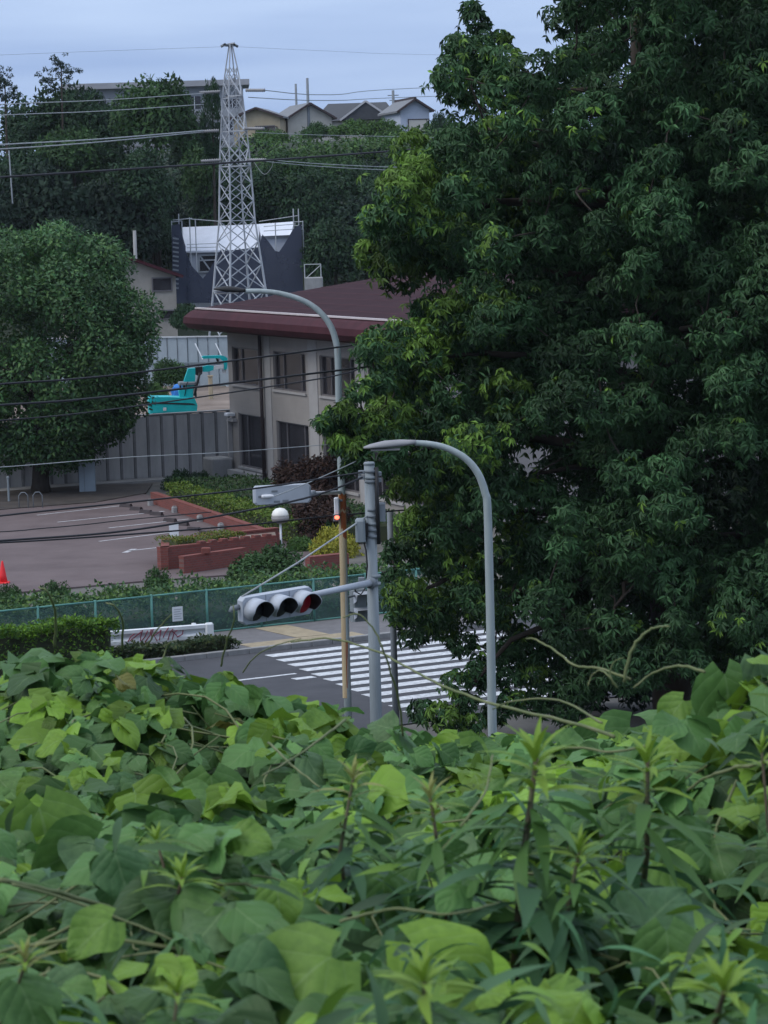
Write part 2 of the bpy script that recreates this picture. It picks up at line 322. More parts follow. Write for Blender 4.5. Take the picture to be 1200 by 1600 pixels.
# ------------------------------------------------------------------ large structure: ground, hill, bank, road, pavement, car park
RF = Frame((-4.7, 74.16, 0), R(30))          # road frame: x along the far kerb, y away from the camera
BF = Frame((-6.33, 126.0, 0), math.atan2(-.933, .36))   # building frame: x along the front wall, y into the building
def smooth(t): t = np.clip(t, 0, 1); return t*t*(3-2*t)
def hill_z(x, y): return -.08 + 2.0*smooth((y-131.0)/3) + 13.9*smooth((y-172)/60.0) + .5*np.sin(x*.13+y*.09)*smooth((y-172)/30.0)
def gridmesh(name, xs, ys, zf, material, thick=None):
    X, Y = np.meshgrid(xs, ys); Z = zf(X, Y); v = np.stack([X, Y, Z], -1).reshape(-1, 3); nx = len(xs)
    f = [(j*nx+i, j*nx+i+1, (j+1)*nx+i+1, (j+1)*nx+i) for j in range(len(ys)-1) for i in range(nx-1)]
    me = bpy.data.meshes.new(name); me.from_pydata(v.tolist(), [], f); me.materials.append(material); me.polygons.foreach_set('use_smooth', [True]*len(f)); return link(name, me)
ys = np.concatenate([[-300, -100, 0, 60, 100, 129], np.linspace(131, 136, 6), np.linspace(140, 250, 45), [300, 400, 700, 1500, 3000]])
xs = np.concatenate([[-1500, -400, -150], np.linspace(-80, 80, 60), [150, 400, 1500]])
setp(gridmesh('ground', xs, ys, lambda x, y: np.where(y < 129, -.08, hill_z(x, y)), M['hill']), kind='structure', label='level ground rising to the wooded hill behind')
o = obj('yard', MB().flat([(-60, 50), (70, 50), (70, 126), (-60, 126)], -.07, -.03), M['ground']); setp(o, kind='structure')

KD = [-8, 0, 1.5, 2.6, 4.2, 6.4, 9.5, 12, 13, 16, 36, 40]; KH = [1.6, 1.5, 1.05, .85, 1.05, 1.33, 1.78, 2.2, 2.55, 4.2, 11.2, 12.2]
_ph = rng.uniform(0, 6.28, (9, 3)); _fq = rng.normal(size=(9, 2))*2.6
def kz(x, d):
    x = np.asarray(x, float); d = np.asarray(d, float)
    z = 11 - np.interp(d, KD, KH)
    z = z + 0.33*np.exp(-((x-.88)/.34)**2 - ((d-6.6)/.8)**2) - .16*np.exp(-((x-.66)/.2)**2 - ((d-4.9)/.7)**2)
    z = z + 0.37*np.exp(-((x+.95)/.78)**2 - ((d-9.8)/1.5)**2) + .12*np.exp(-((x+.35)/.25)**2 - ((d-4.6)/.7)**2)
    n = sum(np.sin(_fq[i, 0]*x + _fq[i, 1]*d + _ph[i, 0]) for i in range(9))/9
    return z + .11*n*np.clip(d/4, .3, 1)
setp(gridmesh('bank', np.linspace(-45, 45, 61), np.concatenate([np.linspace(-9, 14, 47), np.linspace(15, 40, 14)]), lambda x, y: kz(x*.2, y) - .42 - .25*smooth(np.abs(x)/8-.3), M['bank']), kind='structure', label='earth bank that drops to the road')

road = obj('road', MB(RF).flat([(-120, -11.5), (130, -11.5), (130, 0), (-120, 0)], -.04, 0), M['asphalt']); setp(road, kind='structure', label='dark asphalt road with crossing')
# painted crossing: each bar a piece of its own
def bar(x0, x1, y, wd, m=M['marking']):
    obj('stripe', MB(RF).flat([(x0, y-wd/2), (x1, y-wd/2), (x1, y+wd/2), (x0, y+wd/2)], .004, .009), m, road)
for i in range(12): bar(1.55 - .15*i, 8.15 - .15*i, -.75 - .87*i, .45)
bar(-9, .7, -3.72, .14); bar(-34, -14, -3.72, .14)
bar(.25, .8, -4.45, .28)
pav = obj('pavement', MB(RF).flat([(-120, .16), (130, .16), (130, 3.4), (-120, 3.4)], -.04, .10), M['paving']); setp(pav, kind='structure', label='grey asphalt pavement along the fence')
obj('tactile_strip', MB(RF).flat([(1.6, .25), (4.9, .25), (4.9, .95), (1.6, .95)], .104, .112), M['tan_paving'], pav)
obj('tactile_path', MB(RF).flat([(3.3, 1.0), (4.25, 1.0), (4.25, 3.3), (3.3, 3.3)], .104, .112), M['tan_paving'], pav)
kerb = thing('kerb', 'pale concrete kerb along the far side of the road', None, RF(0, 0), kind='structure')
km = MB(Frame((0, 0, 0), R(30))); km.cbox(0, .59, 0, .155, -.03, .13, .015); kme = None
for i in range(46):
    if kme is None: k0 = obj('kerb_stone', km, M['concrete'], None); kme = k0.data; k0.parent = kerb; k0.location = RF.x*(-16) ; continue
    k = bpy.data.objects.new('kerb_stone', kme); COL.objects.link(k); k.parent = kerb; k.location = RF.x*(-16 + .6*i)
verge = obj('verge', MB(RF).flat([(-60, 3.4), (60, 3.4), (60, 11), (-60, 11)], -.05, .06), M['soil']); setp(verge, kind='structure', label='planted verge behind the green fence')
cp = [(-40, 92), (-11.5, 88.5), (-7.5, 90.5), (-2, 92.5), (-2, 100), (-9.4, 119), (-11, 123), (-40, 110)]
car_park = obj('car_park', MB().flat(cp, -.03, .02), M['carpark']); setp(car_park, kind='structure', label='worn reddish brown car park')
for a, b in (((58, 806), (200, 790)), ((90, 817), (257, 800)), ((170, 826), (295, 812)), ((155, 847), (330, 825)), ((200, 862), (262, 855))):
    p, q = G(*a), G(*b); t = (q-p).normalized(); n = Vector((-t.y, t.x, 0))*.06
    obj('bay_line', MB().flat([(v.x, v.y) for v in (p-n, q-n, q+n, p+n)], .024, .029), M['worn_marking'], car_park)
p = G(196, 862); obj('bay_line', MB().flat([(p.x-.08, p.y-.5), (p.x+.12, p.y-.5), (p.x+.35, p.y+.5), (p.x+.15, p.y+.5)], .024, .029), M['worn_marking'], car_park)
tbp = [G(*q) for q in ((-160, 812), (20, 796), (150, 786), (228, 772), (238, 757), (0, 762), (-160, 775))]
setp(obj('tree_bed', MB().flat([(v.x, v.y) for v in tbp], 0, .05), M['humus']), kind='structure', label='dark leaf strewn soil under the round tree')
# far road edge seen through the big tree
o = obj('side_road', MB().flat([(1.5, 83), (40, 104), (46, 98), (8, 78)], -.02, .012), M['asphalt']); setp(o, kind='structure', label='side road behind the big tree')
obj('edge_line', MB().flat([(2.2, 82.6), (40, 103.2), (40.1, 103), (2.4, 82.4)], .016, .02), M['marking'], o)
obj('edge_line', MB().flat([(6, 79.6), (42, 99.8), (42.1, 99.6), (6.2, 79.4)], .016, .02), M['marking'], o)

# site platform behind the retaining wall
WF = Frame((-12.0, 125.3, 0), math.atan2(2.6, 5.5))     # wall frame
sm_ = MB(WF); sm_.add([(-14, .3, 1.2), (14, .3, 1.2), (12, 60, 1.2), (-30, 60, 1.2), (-14, .3, 2.0), (14, .3, 2.0), (13.5, 15, 2.6), (-18, 15, 2.6), (12, 60, 2.7), (-30, 60, 2.7)], [(4, 5, 6, 7), (7, 6, 8, 9), (0, 1, 5, 4), (1, 2, 8, 6, 5), (3, 0, 4, 7, 9), (2, 3, 9, 8), (3, 2, 1, 0)])
site = obj('site_ground', sm_, M['soil']); setp(site, kind='structure', label='bare soil of the building site')
rw = thing('retaining_wall', 'grey ribbed concrete retaining wall behind the car park', 'wall', WF(0, 0))
for i in range(30):
    x = -10 + .62*i
    if x > 6.3: break
    obj('panel', MB(WF).box(x+.06, x+.56, 0, .28, -.05, 2.62), M['wall_stain'], rw)
    obj('rib', MB(WF).box(x-.04, x+.06, -.03, .26, -.05, 2.66), M['rib'], rw)
obj('coping', MB(WF).box(-10.1, 6.5, -.03, .32, 2.663, 2.72), M['concrete'], rw)
obj('kerb_strip', MB(WF).box(-6.1, 6.2, -1.3, -.1, -.03, .06), M['concrete'], rw)

# ------------------------------------------------------------------ the building with the maroon roof
bd = thing('office_building', 'two storey grey building with big windows and dark maroon roof', 'building', BF(0, 0))
LEN, DEP, ZE = 24.0, 18.0, 6.15
wins = [(.55, 4.3, 3.95, 5.5), (5.75, 9.6, 3.95, 5.5), (11.2, 15.0, 3.95, 5.5), (16.4, 19.6, 3.95, 5.5), (20.4, 23.2, 3.95, 5.5),
        (1.1, 4.45, .55, 2.75), (5.9, 9.7, .45, 2.7), (11.3, 15.1, .45, 2.7), (16.4, 19.6, .45, 2.7), (20.4, 23.2, .45, 2.7)]
# front wall as strips between the openings
wl = MB(BF); T = .25
def strip(x0, x1, z0, z1): wl.box(x0, x1, 0, T, z0, z1)
for lo, hi, row in ((0, 3.2, wins[5:]), (3.2, ZE, wins[:5])):
    xs_ = [0] + [v for q in row for v in (q[0], q[1])] + [LEN]
    for i in range(0, len(xs_), 2): strip(xs_[i], xs_[i+1], lo, hi)
    for q in row: strip(q[0], q[1], lo, q[2]); strip(q[0], q[1], q[3], hi)
wl.box(0, T, T, DEP, 0, ZE); wl.box(LEN-T, LEN, T, DEP, 0, ZE); wl.box(T, LEN-T, DEP-T, DEP, 0, ZE)
obj('wall', wl, M['siding'], bd)
obj('interior', MB(BF).box(.3, LEN-.3, 2.5, 2.7, .1, 6.0), M['room'], bd); obj('floor_slab', MB(BF).box(.3, LEN-.3, .3, 2.5, 3.0, 3.2), M['pier'], bd)
for x0, x1, z0, z1 in wins:
    wdw = obj('window', MB(BF).box(x0, x1, .14, .16, z0, z1), M['glass'], bd)
    fr = MB(BF); fr.box(x0, x1, .08, .135, z0, z0+.06).box(x0, x1, .08, .135, z1-.06, z1).box(x0, x0+.05, .08, .135, z0+.06, z1-.06).box(x1-.05, x1, .08, .135, z0+.06, z1-.06)
    obj('frame', fr, M['mullion'], wdw)
    n = 3
    for k in range(1, n): xm = x0 + (x1-x0)*(.27, .82)[k-1]; obj('mullion', MB(BF).box(xm-.03, xm+.03, .085, .132, z0+.06, z1-.06), M['mullion'], wdw)
    if (z0 > 3) != (x0 > 10): cw = (x1-x0)*(.22 if x0 < 8 else .38); obj('curtain', MB(BF).box(x1-cw, x1-.04, .24, .27, z0+.03, z1-.03), M['curtain'], wdw)
    obj('sill', MB(BF).box(x0-.05, x1+.05, -.07, .078, z0-.09, z0-.002), M['pier'], wdw)
for x0, x1 in ((4.75, 5.45), (9.95, 10.95), (15.3, 16.1)): obj('pier', MB(BF).box(x0, x1, -.03, -.003, 0, ZE), M['pier'], bd)
obj('drain_pipe', MB(BF).tube([(4.6, -.15, .05), (4.6, -.15, 6.1)], .075, 8), M['pipe'], bd, True)
obj('base_ledge', MB(BF).box(.9, 4.5, -.5, -.075, 0, .42), M['pier'], bd)
obj('step_block', MB(BF).cbox(-.9, .5, -1.0, -.1, 0, .85, .06), M['concrete'], bd)
obj('wall_lamp', MB(BF).cbox(.25, .75, -.35, -.01, 2.62, 2.74, .03), M['white_metal'], bd)
obj('entrance_frame', MB(BF).box(.15, .27, -.2, -.01, 0, 2.5).box(.27, .95, -.2, -.01, 2.38, 2.5), M['pier'], bd)
# roof: low gable above a bulging fascia
OV = 1.4
def ring(out, z): return [(-out, -out, z), (LEN+out, -out, z), (LEN+out, DEP+out, z), (-out, DEP+out, z)]
prof = [(.2, ZE), (OV*.6, ZE+.02), (OV*.92, ZE+.14), (OV*1.04, ZE+.35), (OV*1.02, ZE+.6), (OV*.85, ZE+.84), (OV*.7, ZE+.93)]
fm = MB(BF); fm.loft([ring(o_, z_) for o_, z_ in prof]); fas = obj('fascia', fm, M['fascia'], bd)
obj('gutter', MB(BF).box(-.95, LEN+.95, -1.07, -.93, ZE+.935, ZE+1.0), M['gutter'], bd)
zr, zt = ZE+.94, ZE+2.15; h = DEP/2
rm = MB(BF); rm.add([(-1.0, -.92, zr), (LEN+1.0, -.92, zr), (LEN+1.0, h, zt), (-1.0, h, zt), (LEN+1.0, DEP+.9, zr), (-1.0, DEP+.9, zr)], [(0, 1, 2, 3), (3, 2, 4, 5), (1, 4, 2), (0, 3, 5), (0, 5, 4, 1)])
rf = obj('roof', rm, M['roof_maroon'], bd)
for k in range(1, 9): obj('seam', MB(BF).add([(-.98, -.9+k*1.1, zr+(zt-zr)*(k*1.1/(h+.92))+.01), (LEN+.98, -.9+k*1.1, zr+(zt-zr)*(k*1.1/(h+.92))+.01), (LEN+.98, -.86+k*1.1, zr+(zt-zr)*((k*1.1+.04)/(h+.92))+.022), (-.98, -.86+k*1.1, zr+(zt-zr)*((k*1.1+.04)/(h+.92))+.022)], [(0, 1, 2, 3)]), M['fascia'], rf)

# ------------------------------------------------------------------ steel lattice tower
TD = 157.0; tb = P(381, 640, TD); TF = Frame((tb.x, tb.y, 1.95), R(28))
tw = thing('lattice_tower', 'tall pale grey steel lattice power tower behind the maroon roofed building', 'tower', TF(0, 0))
lv = [(z, float(np.interp(z, [0, 5.1, 8.7, 12.2, 15.3, 16.6, 17.8], [1.5, 1.02, .70, .57, .38, .22, .05]))) for z in (0, 1.9, 3.6, 5.1, 6.4, 7.6, 8.7, 9.7, 10.6, 11.5, 12.4, 13.3, 14.2, 15.0, 15.8, 16.6, 17.8)]
cs = [(-1, -1), (1, -1), (1, 1), (-1, 1)]
for cx_, cy_ in cs:
    mb = MB(TF)
    mb.tube([(cx_*h_, cy_*h_, z) for z, h_ in lv], [.06 if z < 7 else .048 if z < 12 else .036 for z, h_ in lv], 5); obj('leg', mb, M['tower'], tw)
for i in range(len(lv)-1):
    (z0, a), (z1, b) = lv[i], lv[i+1]; wd = .05 if z0 < 7 else .04 if z0 < 13 else .032
    for k in range(4):
        p, q = cs[k], cs[(k+1) % 4]
        A0, B0, A1, B1 = TF(p[0]*a, p[1]*a, z0), TF(q[0]*a, q[1]*a, z0), TF(p[0]*b, p[1]*b, z1), TF(q[0]*b, q[1]*b, z1)
        if i < len(lv)-2: beam('brace', A0, B1, wd, M['tower'], tw); beam('brace', B0, A1, wd, M['tower'], tw)
        if i in (1, 3, 6, 9, 11, 13): beam('strut', A0, B0, wd*1.15, M['tower'], tw)
ARM = R(-10) 
arms = [(11.5, .95), (13.3, .95), (15.1, .8)]
for z, L in arms:
    for s in (-1, 1):
        tipp = TF(0, s*L, z+.12)*1.0
        for c in (-1, 1):
            hh = np.interp(z, [q[0] for q in lv], [q[1] for q in lv]); beam('cross_arm', TF(c*hh, s*hh, z), TF(0, s*L*1.25, z), .055, M['tower'], tw)
            hh2 = np.interp(z+1.0, [q[0] for q in lv], [q[1] for q in lv]); beam('arm_stay', TF(c*hh2, s*hh2, z+1.0), TF(0, s*L*1.25, z+.05), .045, M['tower'], tw)
beam('top_bar', TF(-.05, -.55, 17.8), TF(.05, .55, 17.8), .06, M['tower'], tw)
ZT = 1.95
def insul(a, b, n=9):
    a, b = Vector(a), Vector(b); rings = []; k = 2*n
    mb = MB(); mb.tube([a + (b-a)*(i/k) for i in range(k+1)], [.05 if i % 2 else .10 for i in range(k+1)], 8); obj('insulator', mb, M['lamp_head'], tw, True)
for px, py in ((393, 140), (392, 200), (395, 249)): insul(P(px-8, py+1, TD-.6), P(px+20, py+1, TD-1.2))
for px, py in ((320, 145), (318, 206), (322, 252)): insul(P(px+24, py-2, TD), P(px-8, py, TD))
for s, px in ((-1, 349), (1, 368)): obj('lightning_horn', MB().tube([P(358, 71, TD), P(px, 70.5, TD), P(px+s*2-s*6, 68.5, TD), P(px+s*4, 73, TD)], .07, 6), M['pole_dark'], tw, True)

# ------------------------------------------------------------------ site hoarding, excavator and things on the platform
hp0, hp1 = P(228, 600, 149), P(372, 598, 147); hv = (hp1-hp0); HF = Frame((hp0.x, hp0.y, 2.6), math.atan2(hv.y, hv.x))
ho = thing('site_hoarding', 'pale blue grey metal sheet hoarding round the building site', 'fence', HF(0, 0))
pm = None
for i in range(22):
    x = -6 + .56*i
    obj('panel', MB(HF).add([(x, 0, .05), (x+.5, 0, .05), (x+.54, -.05, .05), (x, 0, 2.42+.03*(i > 14)), (x+.5, 0, 2.42+.03*(i > 14)), (x+.54, -.05, 2.42+.03*(i > 14)), (x, .02, .05), (x+.54, .02, .05), (x, .02, 2.45), (x+.54, .02, 2.45)],
        [(0, 1, 4, 3), (1, 2, 5, 4), (7, 6, 8, 9), (3, 4, 5, 9, 8)]), M['hoarding'], ho)
for z in (1.15, 2.44): obj('rail', MB(HF).box(-6, 6.4, -.1, -.052, z, z+.06), M['hoard_rail'] if z < 2 else M['steel'], ho)
for px in (305, 337): beam('prop', P(px, 537, 146.5), P(px+12, 562, 145), .06, M['steel'], ho, True)

ex0 = P(268, 690, 131); EF = Frame((ex0.x, ex0.y, 2.0), R(8))
ex = thing('excavator', 'teal green mini excavator parked above the retaining wall', 'excavator', EF(0, 0))
k = 131/FPX
def ep(px, py, y=0.0):             # side-on pixel of the machine -> local point of the excavator frame
    v = P(px, py, 131) - EF.o; return (v.dot(EF.x), y, v.z)
def eprism(name, pts, y0, y1, m, par=None): return obj(name, MB(EF).prism([(ep(*q)[0], ep(*q)[2]) for q in pts][::-1], y0, y1), m, par or ex)
for y in (-.75, .45):
    tr = MB(EF); tr.prism([(-.95, .12), (-.8, 0), (.75, 0), (.95, .15), (.9, .42), (.75, .52), (-.8, .52), (-.95, .4)], y, y+.32); obj('track', tr, M['black'], ex)
body = eprism('body', [(233, 648), (232, 632), (234, 622), (240, 619), (262, 619), (280, 620), (303, 622), (307, 632), (306, 643), (290, 644)], -.72, .72, M['teal'])
eprism('panel_line', [(235, 629), (235, 626.5), (300, 629), (304, 631.5)], -.735, -.722, M['black'], body)
eprism('counterweight', [(233, 634), (231, 630), (231, 622), (236, 618), (240, 619), (240, 634)], -.6, .6, M['teal'])
eprism('lamp', [(253, 640), (258, 640), (258, 635), (253, 635)], -.74, -.722, M['white_metal'], body)
eprism('boom', [(283, 619), (285, 604), (289, 590), (294, 576), (305, 575), (305, 590), (303, 606), (301, 620)], -.22, .12, M['teal'])
eprism('boom_bracket', [(279, 610), (300, 604), (302, 622), (281, 624)], -.3, .2, M['teal'])
obj('hydraulic_cylinder', MB(EF).tube([ep(303, 618, -.35), ep(308, 597, -.32), ep(312, 582, -.3)], .055, 8), M['black'], ex, True)
eprism('boom_joint', [(303, 584), (305, 574), (316, 573), (316, 584), (311, 588)], -.2, .1, M['black'])
eprism('arm', [(317, 581), (317, 573), (326, 571), (336, 572), (335, 578), (326, 581)], -.17, .07, M['teal'])
eprism('arm_plate', [(334, 578), (334.5, 572), (350, 570), (350, 575)], -.19, .05, M['white_metal'])
eprism('bucket_beam', [(315, 558), (318, 556.3), (346, 555.5), (352, 557), (356, 560), (355, 577), (351, 578), (350.5, 566), (344, 560), (318, 560.5)], -.2, .08, M['teal'])
obj('bucket_link', MB(EF).tube([ep(339, 560, -.08), ep(342, 567, -.08)], .045, 6).tube([ep(352, 568, -.12), ep(352, 576, -.12)], .05, 6), M['black'], ex, True)
eprism('bucket_pin', [(348, 583), (348, 577), (355, 577), (353, 584)], -.1, .05, M['white_metal'])
st = obj('seat', MB(EF).cbox(ep(256, 0)[0], ep(284, 0)[0], -.3, .4, ep(0+270, 602)[2], ep(270, 597)[2], .05), M['pole_dark'], ex)
for px in (257, 263, 281): obj('seat_post', MB(EF).box(ep(px, 0)[0], ep(px+3, 0)[0], -.25, -.15, ep(270, 621)[2], ep(270, 602.2)[2]), M['black'], ex)
obj('control_lever', MB(EF).tube([ep(288, 618, -.3), ep(291, 600, -.35), ep(293, 596, -.35)], .02, 6), M['black'], ex, True)
bs = P(279, 601, 134); zs0 = bs.z-2.0; mb = MB(Frame((bs.x, bs.y, 2.0)))
mb.loft([[(.34*k_*math.cos(a_)*(1+.3*math.sin(3*a_+z_*9)), .28*k_*math.sin(a_), z_-.16) for a_ in [j*math.pi/6 for j in range(12)]] for z_, k_ in ((0, .9), (zs0*.6, .95), (zs0-.12, 1.0), (zs0+.05, .85), (zs0+.16, .55), (zs0+.2, .15))])
setp(obj('blue_sheet_pile', mb, M['blue'], org=(bs.x, bs.y, 2.0)), 'blue plastic sheet heaped behind the excavator seat', 'sheet')
yp = P(329, 600, 140); mb = MB(Frame((yp.x, yp.y, 2.0))); mb.cbox(-.1, .1, -.1, .1, 0, 1.5, .03); mb.box(-.13, .13, -.13, .13, 1.5, 1.56)
setp(obj('timber_post', mb, M['cream'], org=(yp.x, yp.y, 2.0)), 'short yellowish post standing below the excavator arm', 'post')

# ------------------------------------------------------------------ house wrapped in scaffolding
SD = 188.0
def sp(px, py, d=SD): return P(px, py, d)
s0 = P(378, 600, SD+3); sh = thing('house_under_construction', 'white roofed house wrapped in scaffolding and dark netting', 'house', (s0.x, s0.y, hill_z(s0.x, s0.y)))
def poly(name, pts, m, par, d=SD, th=.06):      # upright slab from an outline at depth d
    a = [P(x, y, d) for x, y in pts]; n = len(a); mb = MB(); mb.v = a + [p + Vector((0, th, 0)) for p in a]
    mb.f = [list(range(n))[::-1], list(range(n, 2*n))] + [[i, (i+1) % n, n+(i+1) % n, n+i] for i in range(n)]; return obj(name, mb, m, par)
zb = float(hill_z(s0.x, s0.y)) - .3
a, b = sp(292, 392, 188), sp(458, 366, 188)
c0, c1 = sp(287, 392, 187.6), sp(402, 390, 187.6); r0, r1 = sp(285, 357, 191), sp(405, 348, 191)
wm = MB(); wm.box(c0.x+.3, c1.x, 188, 194, zb, c0.z); obj('wall', wm, M['wrap'], sh)
rmb = MB(); rr0, rr1 = P(284, 355, 190.6), P(407, 350, 190.6); rmb.v = [c0, c1, rr1, rr0, c0+Vector((0, 0, -.12)), c1+Vector((0, 0, -.12)), rr1+Vector((0, 6, -2)), rr0+Vector((0, 6, -2))]
rmb.f = [[0, 1, 2, 3], [4, 7, 6, 5], [0, 4, 5, 1], [1, 5, 6, 2], [2, 6, 7, 3], [3, 7, 4, 0]]; obj('roof', rmb, M['roof_white'], sh)
e0, e1, e2, e3 = P(408, 369, 187.8), P(455, 367, 187.8), P(459, 346, 190), P(404, 350, 190)
rmb = MB(); rmb.v = [e0, e1, e2, e3] + [q+Vector((0, .6, -.3)) for q in (e0, e1, e2, e3)]; rmb.f = [[0, 1, 2, 3], [7, 6, 5, 4], [0, 4, 5, 1], [1, 5, 6, 2], [2, 6, 7, 3], [3, 7, 4, 0]]; obj('roof', rmb, M['roof_white'], sh)
wm = MB(); wm.box(P(408, 369, 188).x, P(457, 369, 188).x, 188.2, 194, zb, P(430, 370, 188).z-.05); obj('wall', wm, M['wrap'], sh)
wd = poly('window', [(311, 399), (338, 398), (338, 424), (311, 425)], M['glass'], sh, 187.93, .05)
for aa, bb in (((311, 399), (338, 398)), ((311, 425), (338, 424)), ((311, 399), (311, 425)), ((338, 398), (338, 424)), ((311, 407), (338, 406)), ((312, 399), (330, 424))): beam('sash', P(*aa, 187.88), P(*bb, 187.88), .09, M['steel'], wd)
poly('scaffold_net', [(287, 384), (300, 416), (317, 435), (326, 424), (346, 388), (352, 392), (405, 386), (410, 366), (420, 378), (430, 392), (436, 393.5), (444, 382), (458, 358), (471, 349), (474, 470), (289, 474)], M['scaffold_net'], sh, 186.0, .04)
poly('scaffold_net', [(268, 352), (280, 350), (290, 385), (291, 474), (270, 474)], M['scaffold_net'], sh, 185.8, .04)
for px in (268, 279, 284, 296, 305, 430, 458, 466, 473):
    top = {268: 345, 279: 334, 284: 345, 296: 340, 305: 343, 430: 348, 458: 326, 466: 326, 473: 345}[px]; q = P(px, top, 186.2); beam('scaffold_pole', (q.x, 186.2, zb), q, .07, M['steel'], sh, True)
for a_, b_ in (((296, 342), (345, 346)), ((405, 346), (465, 337)), ((412, 354), (462, 350)), ((412, 361), (458, 358)), ((458, 347), (473, 346)), ((458, 353), (473, 352)), ((458, 358), (473, 358)), ((268, 347), (284, 345)), ((292, 382), (340, 380)), ((292, 387), (340, 386)), ((270, 344), (300, 341))):
    beam('scaffold_rail', P(*a_, 186.1), P(*b_, 186.1), .055, M['steel'], sh, True)
for i in range(12):
    y = 372 + i*7; beam('stair_tread', P(270, y, 185.5), P(279, y+1.5, 185.5), .10, M['pole_dark'], sh)
# balcony block right of it
q = P(490, 447, 176); zq = float(hill_z(q.x, 176)); bb = thing('concrete_block_shed', 'small pale concrete block with railing right of the scaffolded house', 'shed', (q.x, 176, zq))
obj('body', MB(Frame((q.x, 176))).cbox(-.52, .52, 0, 2, zq-.2, P(490, 434, 176).z, .03), M['concrete'], bb)
zt_ = P(490, 434, 176).z
for x in (-.5, .45): beam('rail_post', (q.x+x, 176.2, zt_-.02), (q.x+x, 176.2, zt_+.8), .06, M['steel'], bb, True)
beam('rail', (q.x-.5, 176.2, zt_+.78), (q.x+.45, 176.2, zt_+.78), .05, M['steel'], bb, True); beam('rail', (q.x-.4, 176.2, zt_), (q.x+.42, 176.2, zt_+.7), .05, M['steel'], bb, True)

# ------------------------------------------------------------------ gabled houses
def house(name, label, px, py_eave, d, wpx, dep, rise, ang, wallm, roofm, base_py=None, wins=(), eave=.35, edge=None, ridge_y=True, cap=None, z0=None):
    q = P(px, py_eave, d); F = Frame((q.x, q.y), ang); wd = wpx*d/FPX/2; ze = q.z; zb_ = float(hill_z(q.x, q.y)) - .4 if z0 is None else z0
    t = thing(name, label, 'house', (q.x, q.y, zb_))
    m1 = MB(F)
    if ridge_y: m1.prism([(-wd, zb_), (wd, zb_), (wd, ze), (0, ze+rise), (-wd, ze)], 0, dep)
    else: m1.box(-wd, wd, 0, dep, zb_, ze)
    obj('wall', m1, wallm, t); m2 = MB(F); th = .16
    if ridge_y:
        sl = rise/wd; xo = wd+eave; zo = ze - sl*eave + .03
        for s in (-1, 1): m2.prism([(s*xo, zo), (0, ze+rise+.03), (0, ze+rise+.03+th), (s*xo, zo+th)][::s], -eave, dep+eave)
    else:
        sl = rise/(dep/2); zo = ze - sl*eave + .03; a0, b0 = -eave, dep+eave
        rr = [(-wd-eave, a0, zo), (wd+eave, a0, zo), (wd*.75, dep/2, ze+rise), (-wd*.75, dep/2, ze+rise), (wd+eave, b0, zo), (-wd-eave, b0, zo)]
        m2.add(rr + [(x, y, z-.02) for x, y, z in rr], [(0, 1, 2, 3), (3, 2, 4, 5), (1, 4, 2), (0, 3, 5), (6, 11, 10, 7)])
    rf_ = obj('roof', m2, roofm, t)
    if edge and ridge_y:
        for s in (-1, 1): beam('barge_board', F(s*xo, -eave-.04, zo+.06), F(0, -eave-.04, ze+rise+.1), .17, edge, rf_)
    if cap: beam('ridge_cap', F(0, -eave, ze+rise+.2), F(0, dep+eave, ze+rise+.2), .2, cap, rf_)
    for x0, x1, z0_, z1_, gm in wins:
        wn_ = obj('window', MB(F).box(x0, x1, -.05, -.004, ze+z0_, ze+z1_), gm, t)
        fb = MB(F); fb.box(x0-.07, x1+.07, -.09, -.052, ze+z0_-.07, ze+z0_).box(x0-.07, x1+.07, -.09, -.052, ze+z1_, ze+z1_+.07).box(x0-.07, x0, -.09, -.052, ze+z0_, ze+z1_).box(x1, x1+.07, -.09, -.052, ze+z0_, ze+z1_)
        obj('frame', fb, M['trim'] if gm is not M['glass'] else M['mullion'], wn_)
    return t, F, ze, wd
house('hill_house', 'beige house with brown gable edge on the hill beside the tower', 401, 184, 258, 72, 7, .72, R(-6), M['cream'], M['tile_grey'], edge=M['trim'], wins=((-.1, 1.5, -1.3, -.75, M['glass']), (1.0, 1.7, -1.2, -.85, M['shutter'])))
house('hill_house', 'cream gabled house with grey roof on the hill, next to the beige house', 484, 184.5, 262, 70, 7.5, 1.15, R(14), M['pale_wall'], M['tile_grey'], edge=M['trim'])
t, F, ze, wdd = house('hill_house', 'long dark tiled roof house in the middle of the hilltop row', 556, 186, 268, 122, 8, 1.55, R(-2), M['pale_wall'], M['tile_dark'], ridge_y=False)
m = MB(F); m.prism([(-1.3, ze-.1), (3.2, ze-.1), (.95, ze+1.5)], -1.0, 3.5); obj('front_gable', m, M['tile_dark'], t)
beam('ridge_cap', F(-1.35, -1.05, ze-.1), F(.95, -1.05, ze+1.52), .17, M['ridge_cap'], t); beam('ridge_cap', F(3.25, -1.05, ze-.1), F(.95, -1.05, ze+1.52), .17, M['ridge_cap'], t)
house('hill_house', 'pale blue gabled house with shuttered window at the right of the hilltop row', 648, 172, 252, 46, 7, .8, R(12), M['blue_wall'], M['tile_grey'], edge=M['trim'], cap=M['trim'], wins=((-.55, 1.15, -1.75, -.8, M['shutter']),))
house('low_house', 'weathered beige house with red edged roof behind the round tree', 196, 434, 165, 158, 8, 1.05, R(13), M['beige'], M['tile_dark'], edge=M['fascia'], z0=1.7,
      wins=((1.5, 2.5, -.75, -.1, M['glass']), (1.9, 2.6, -2.3, -1.9, M['glass'])))
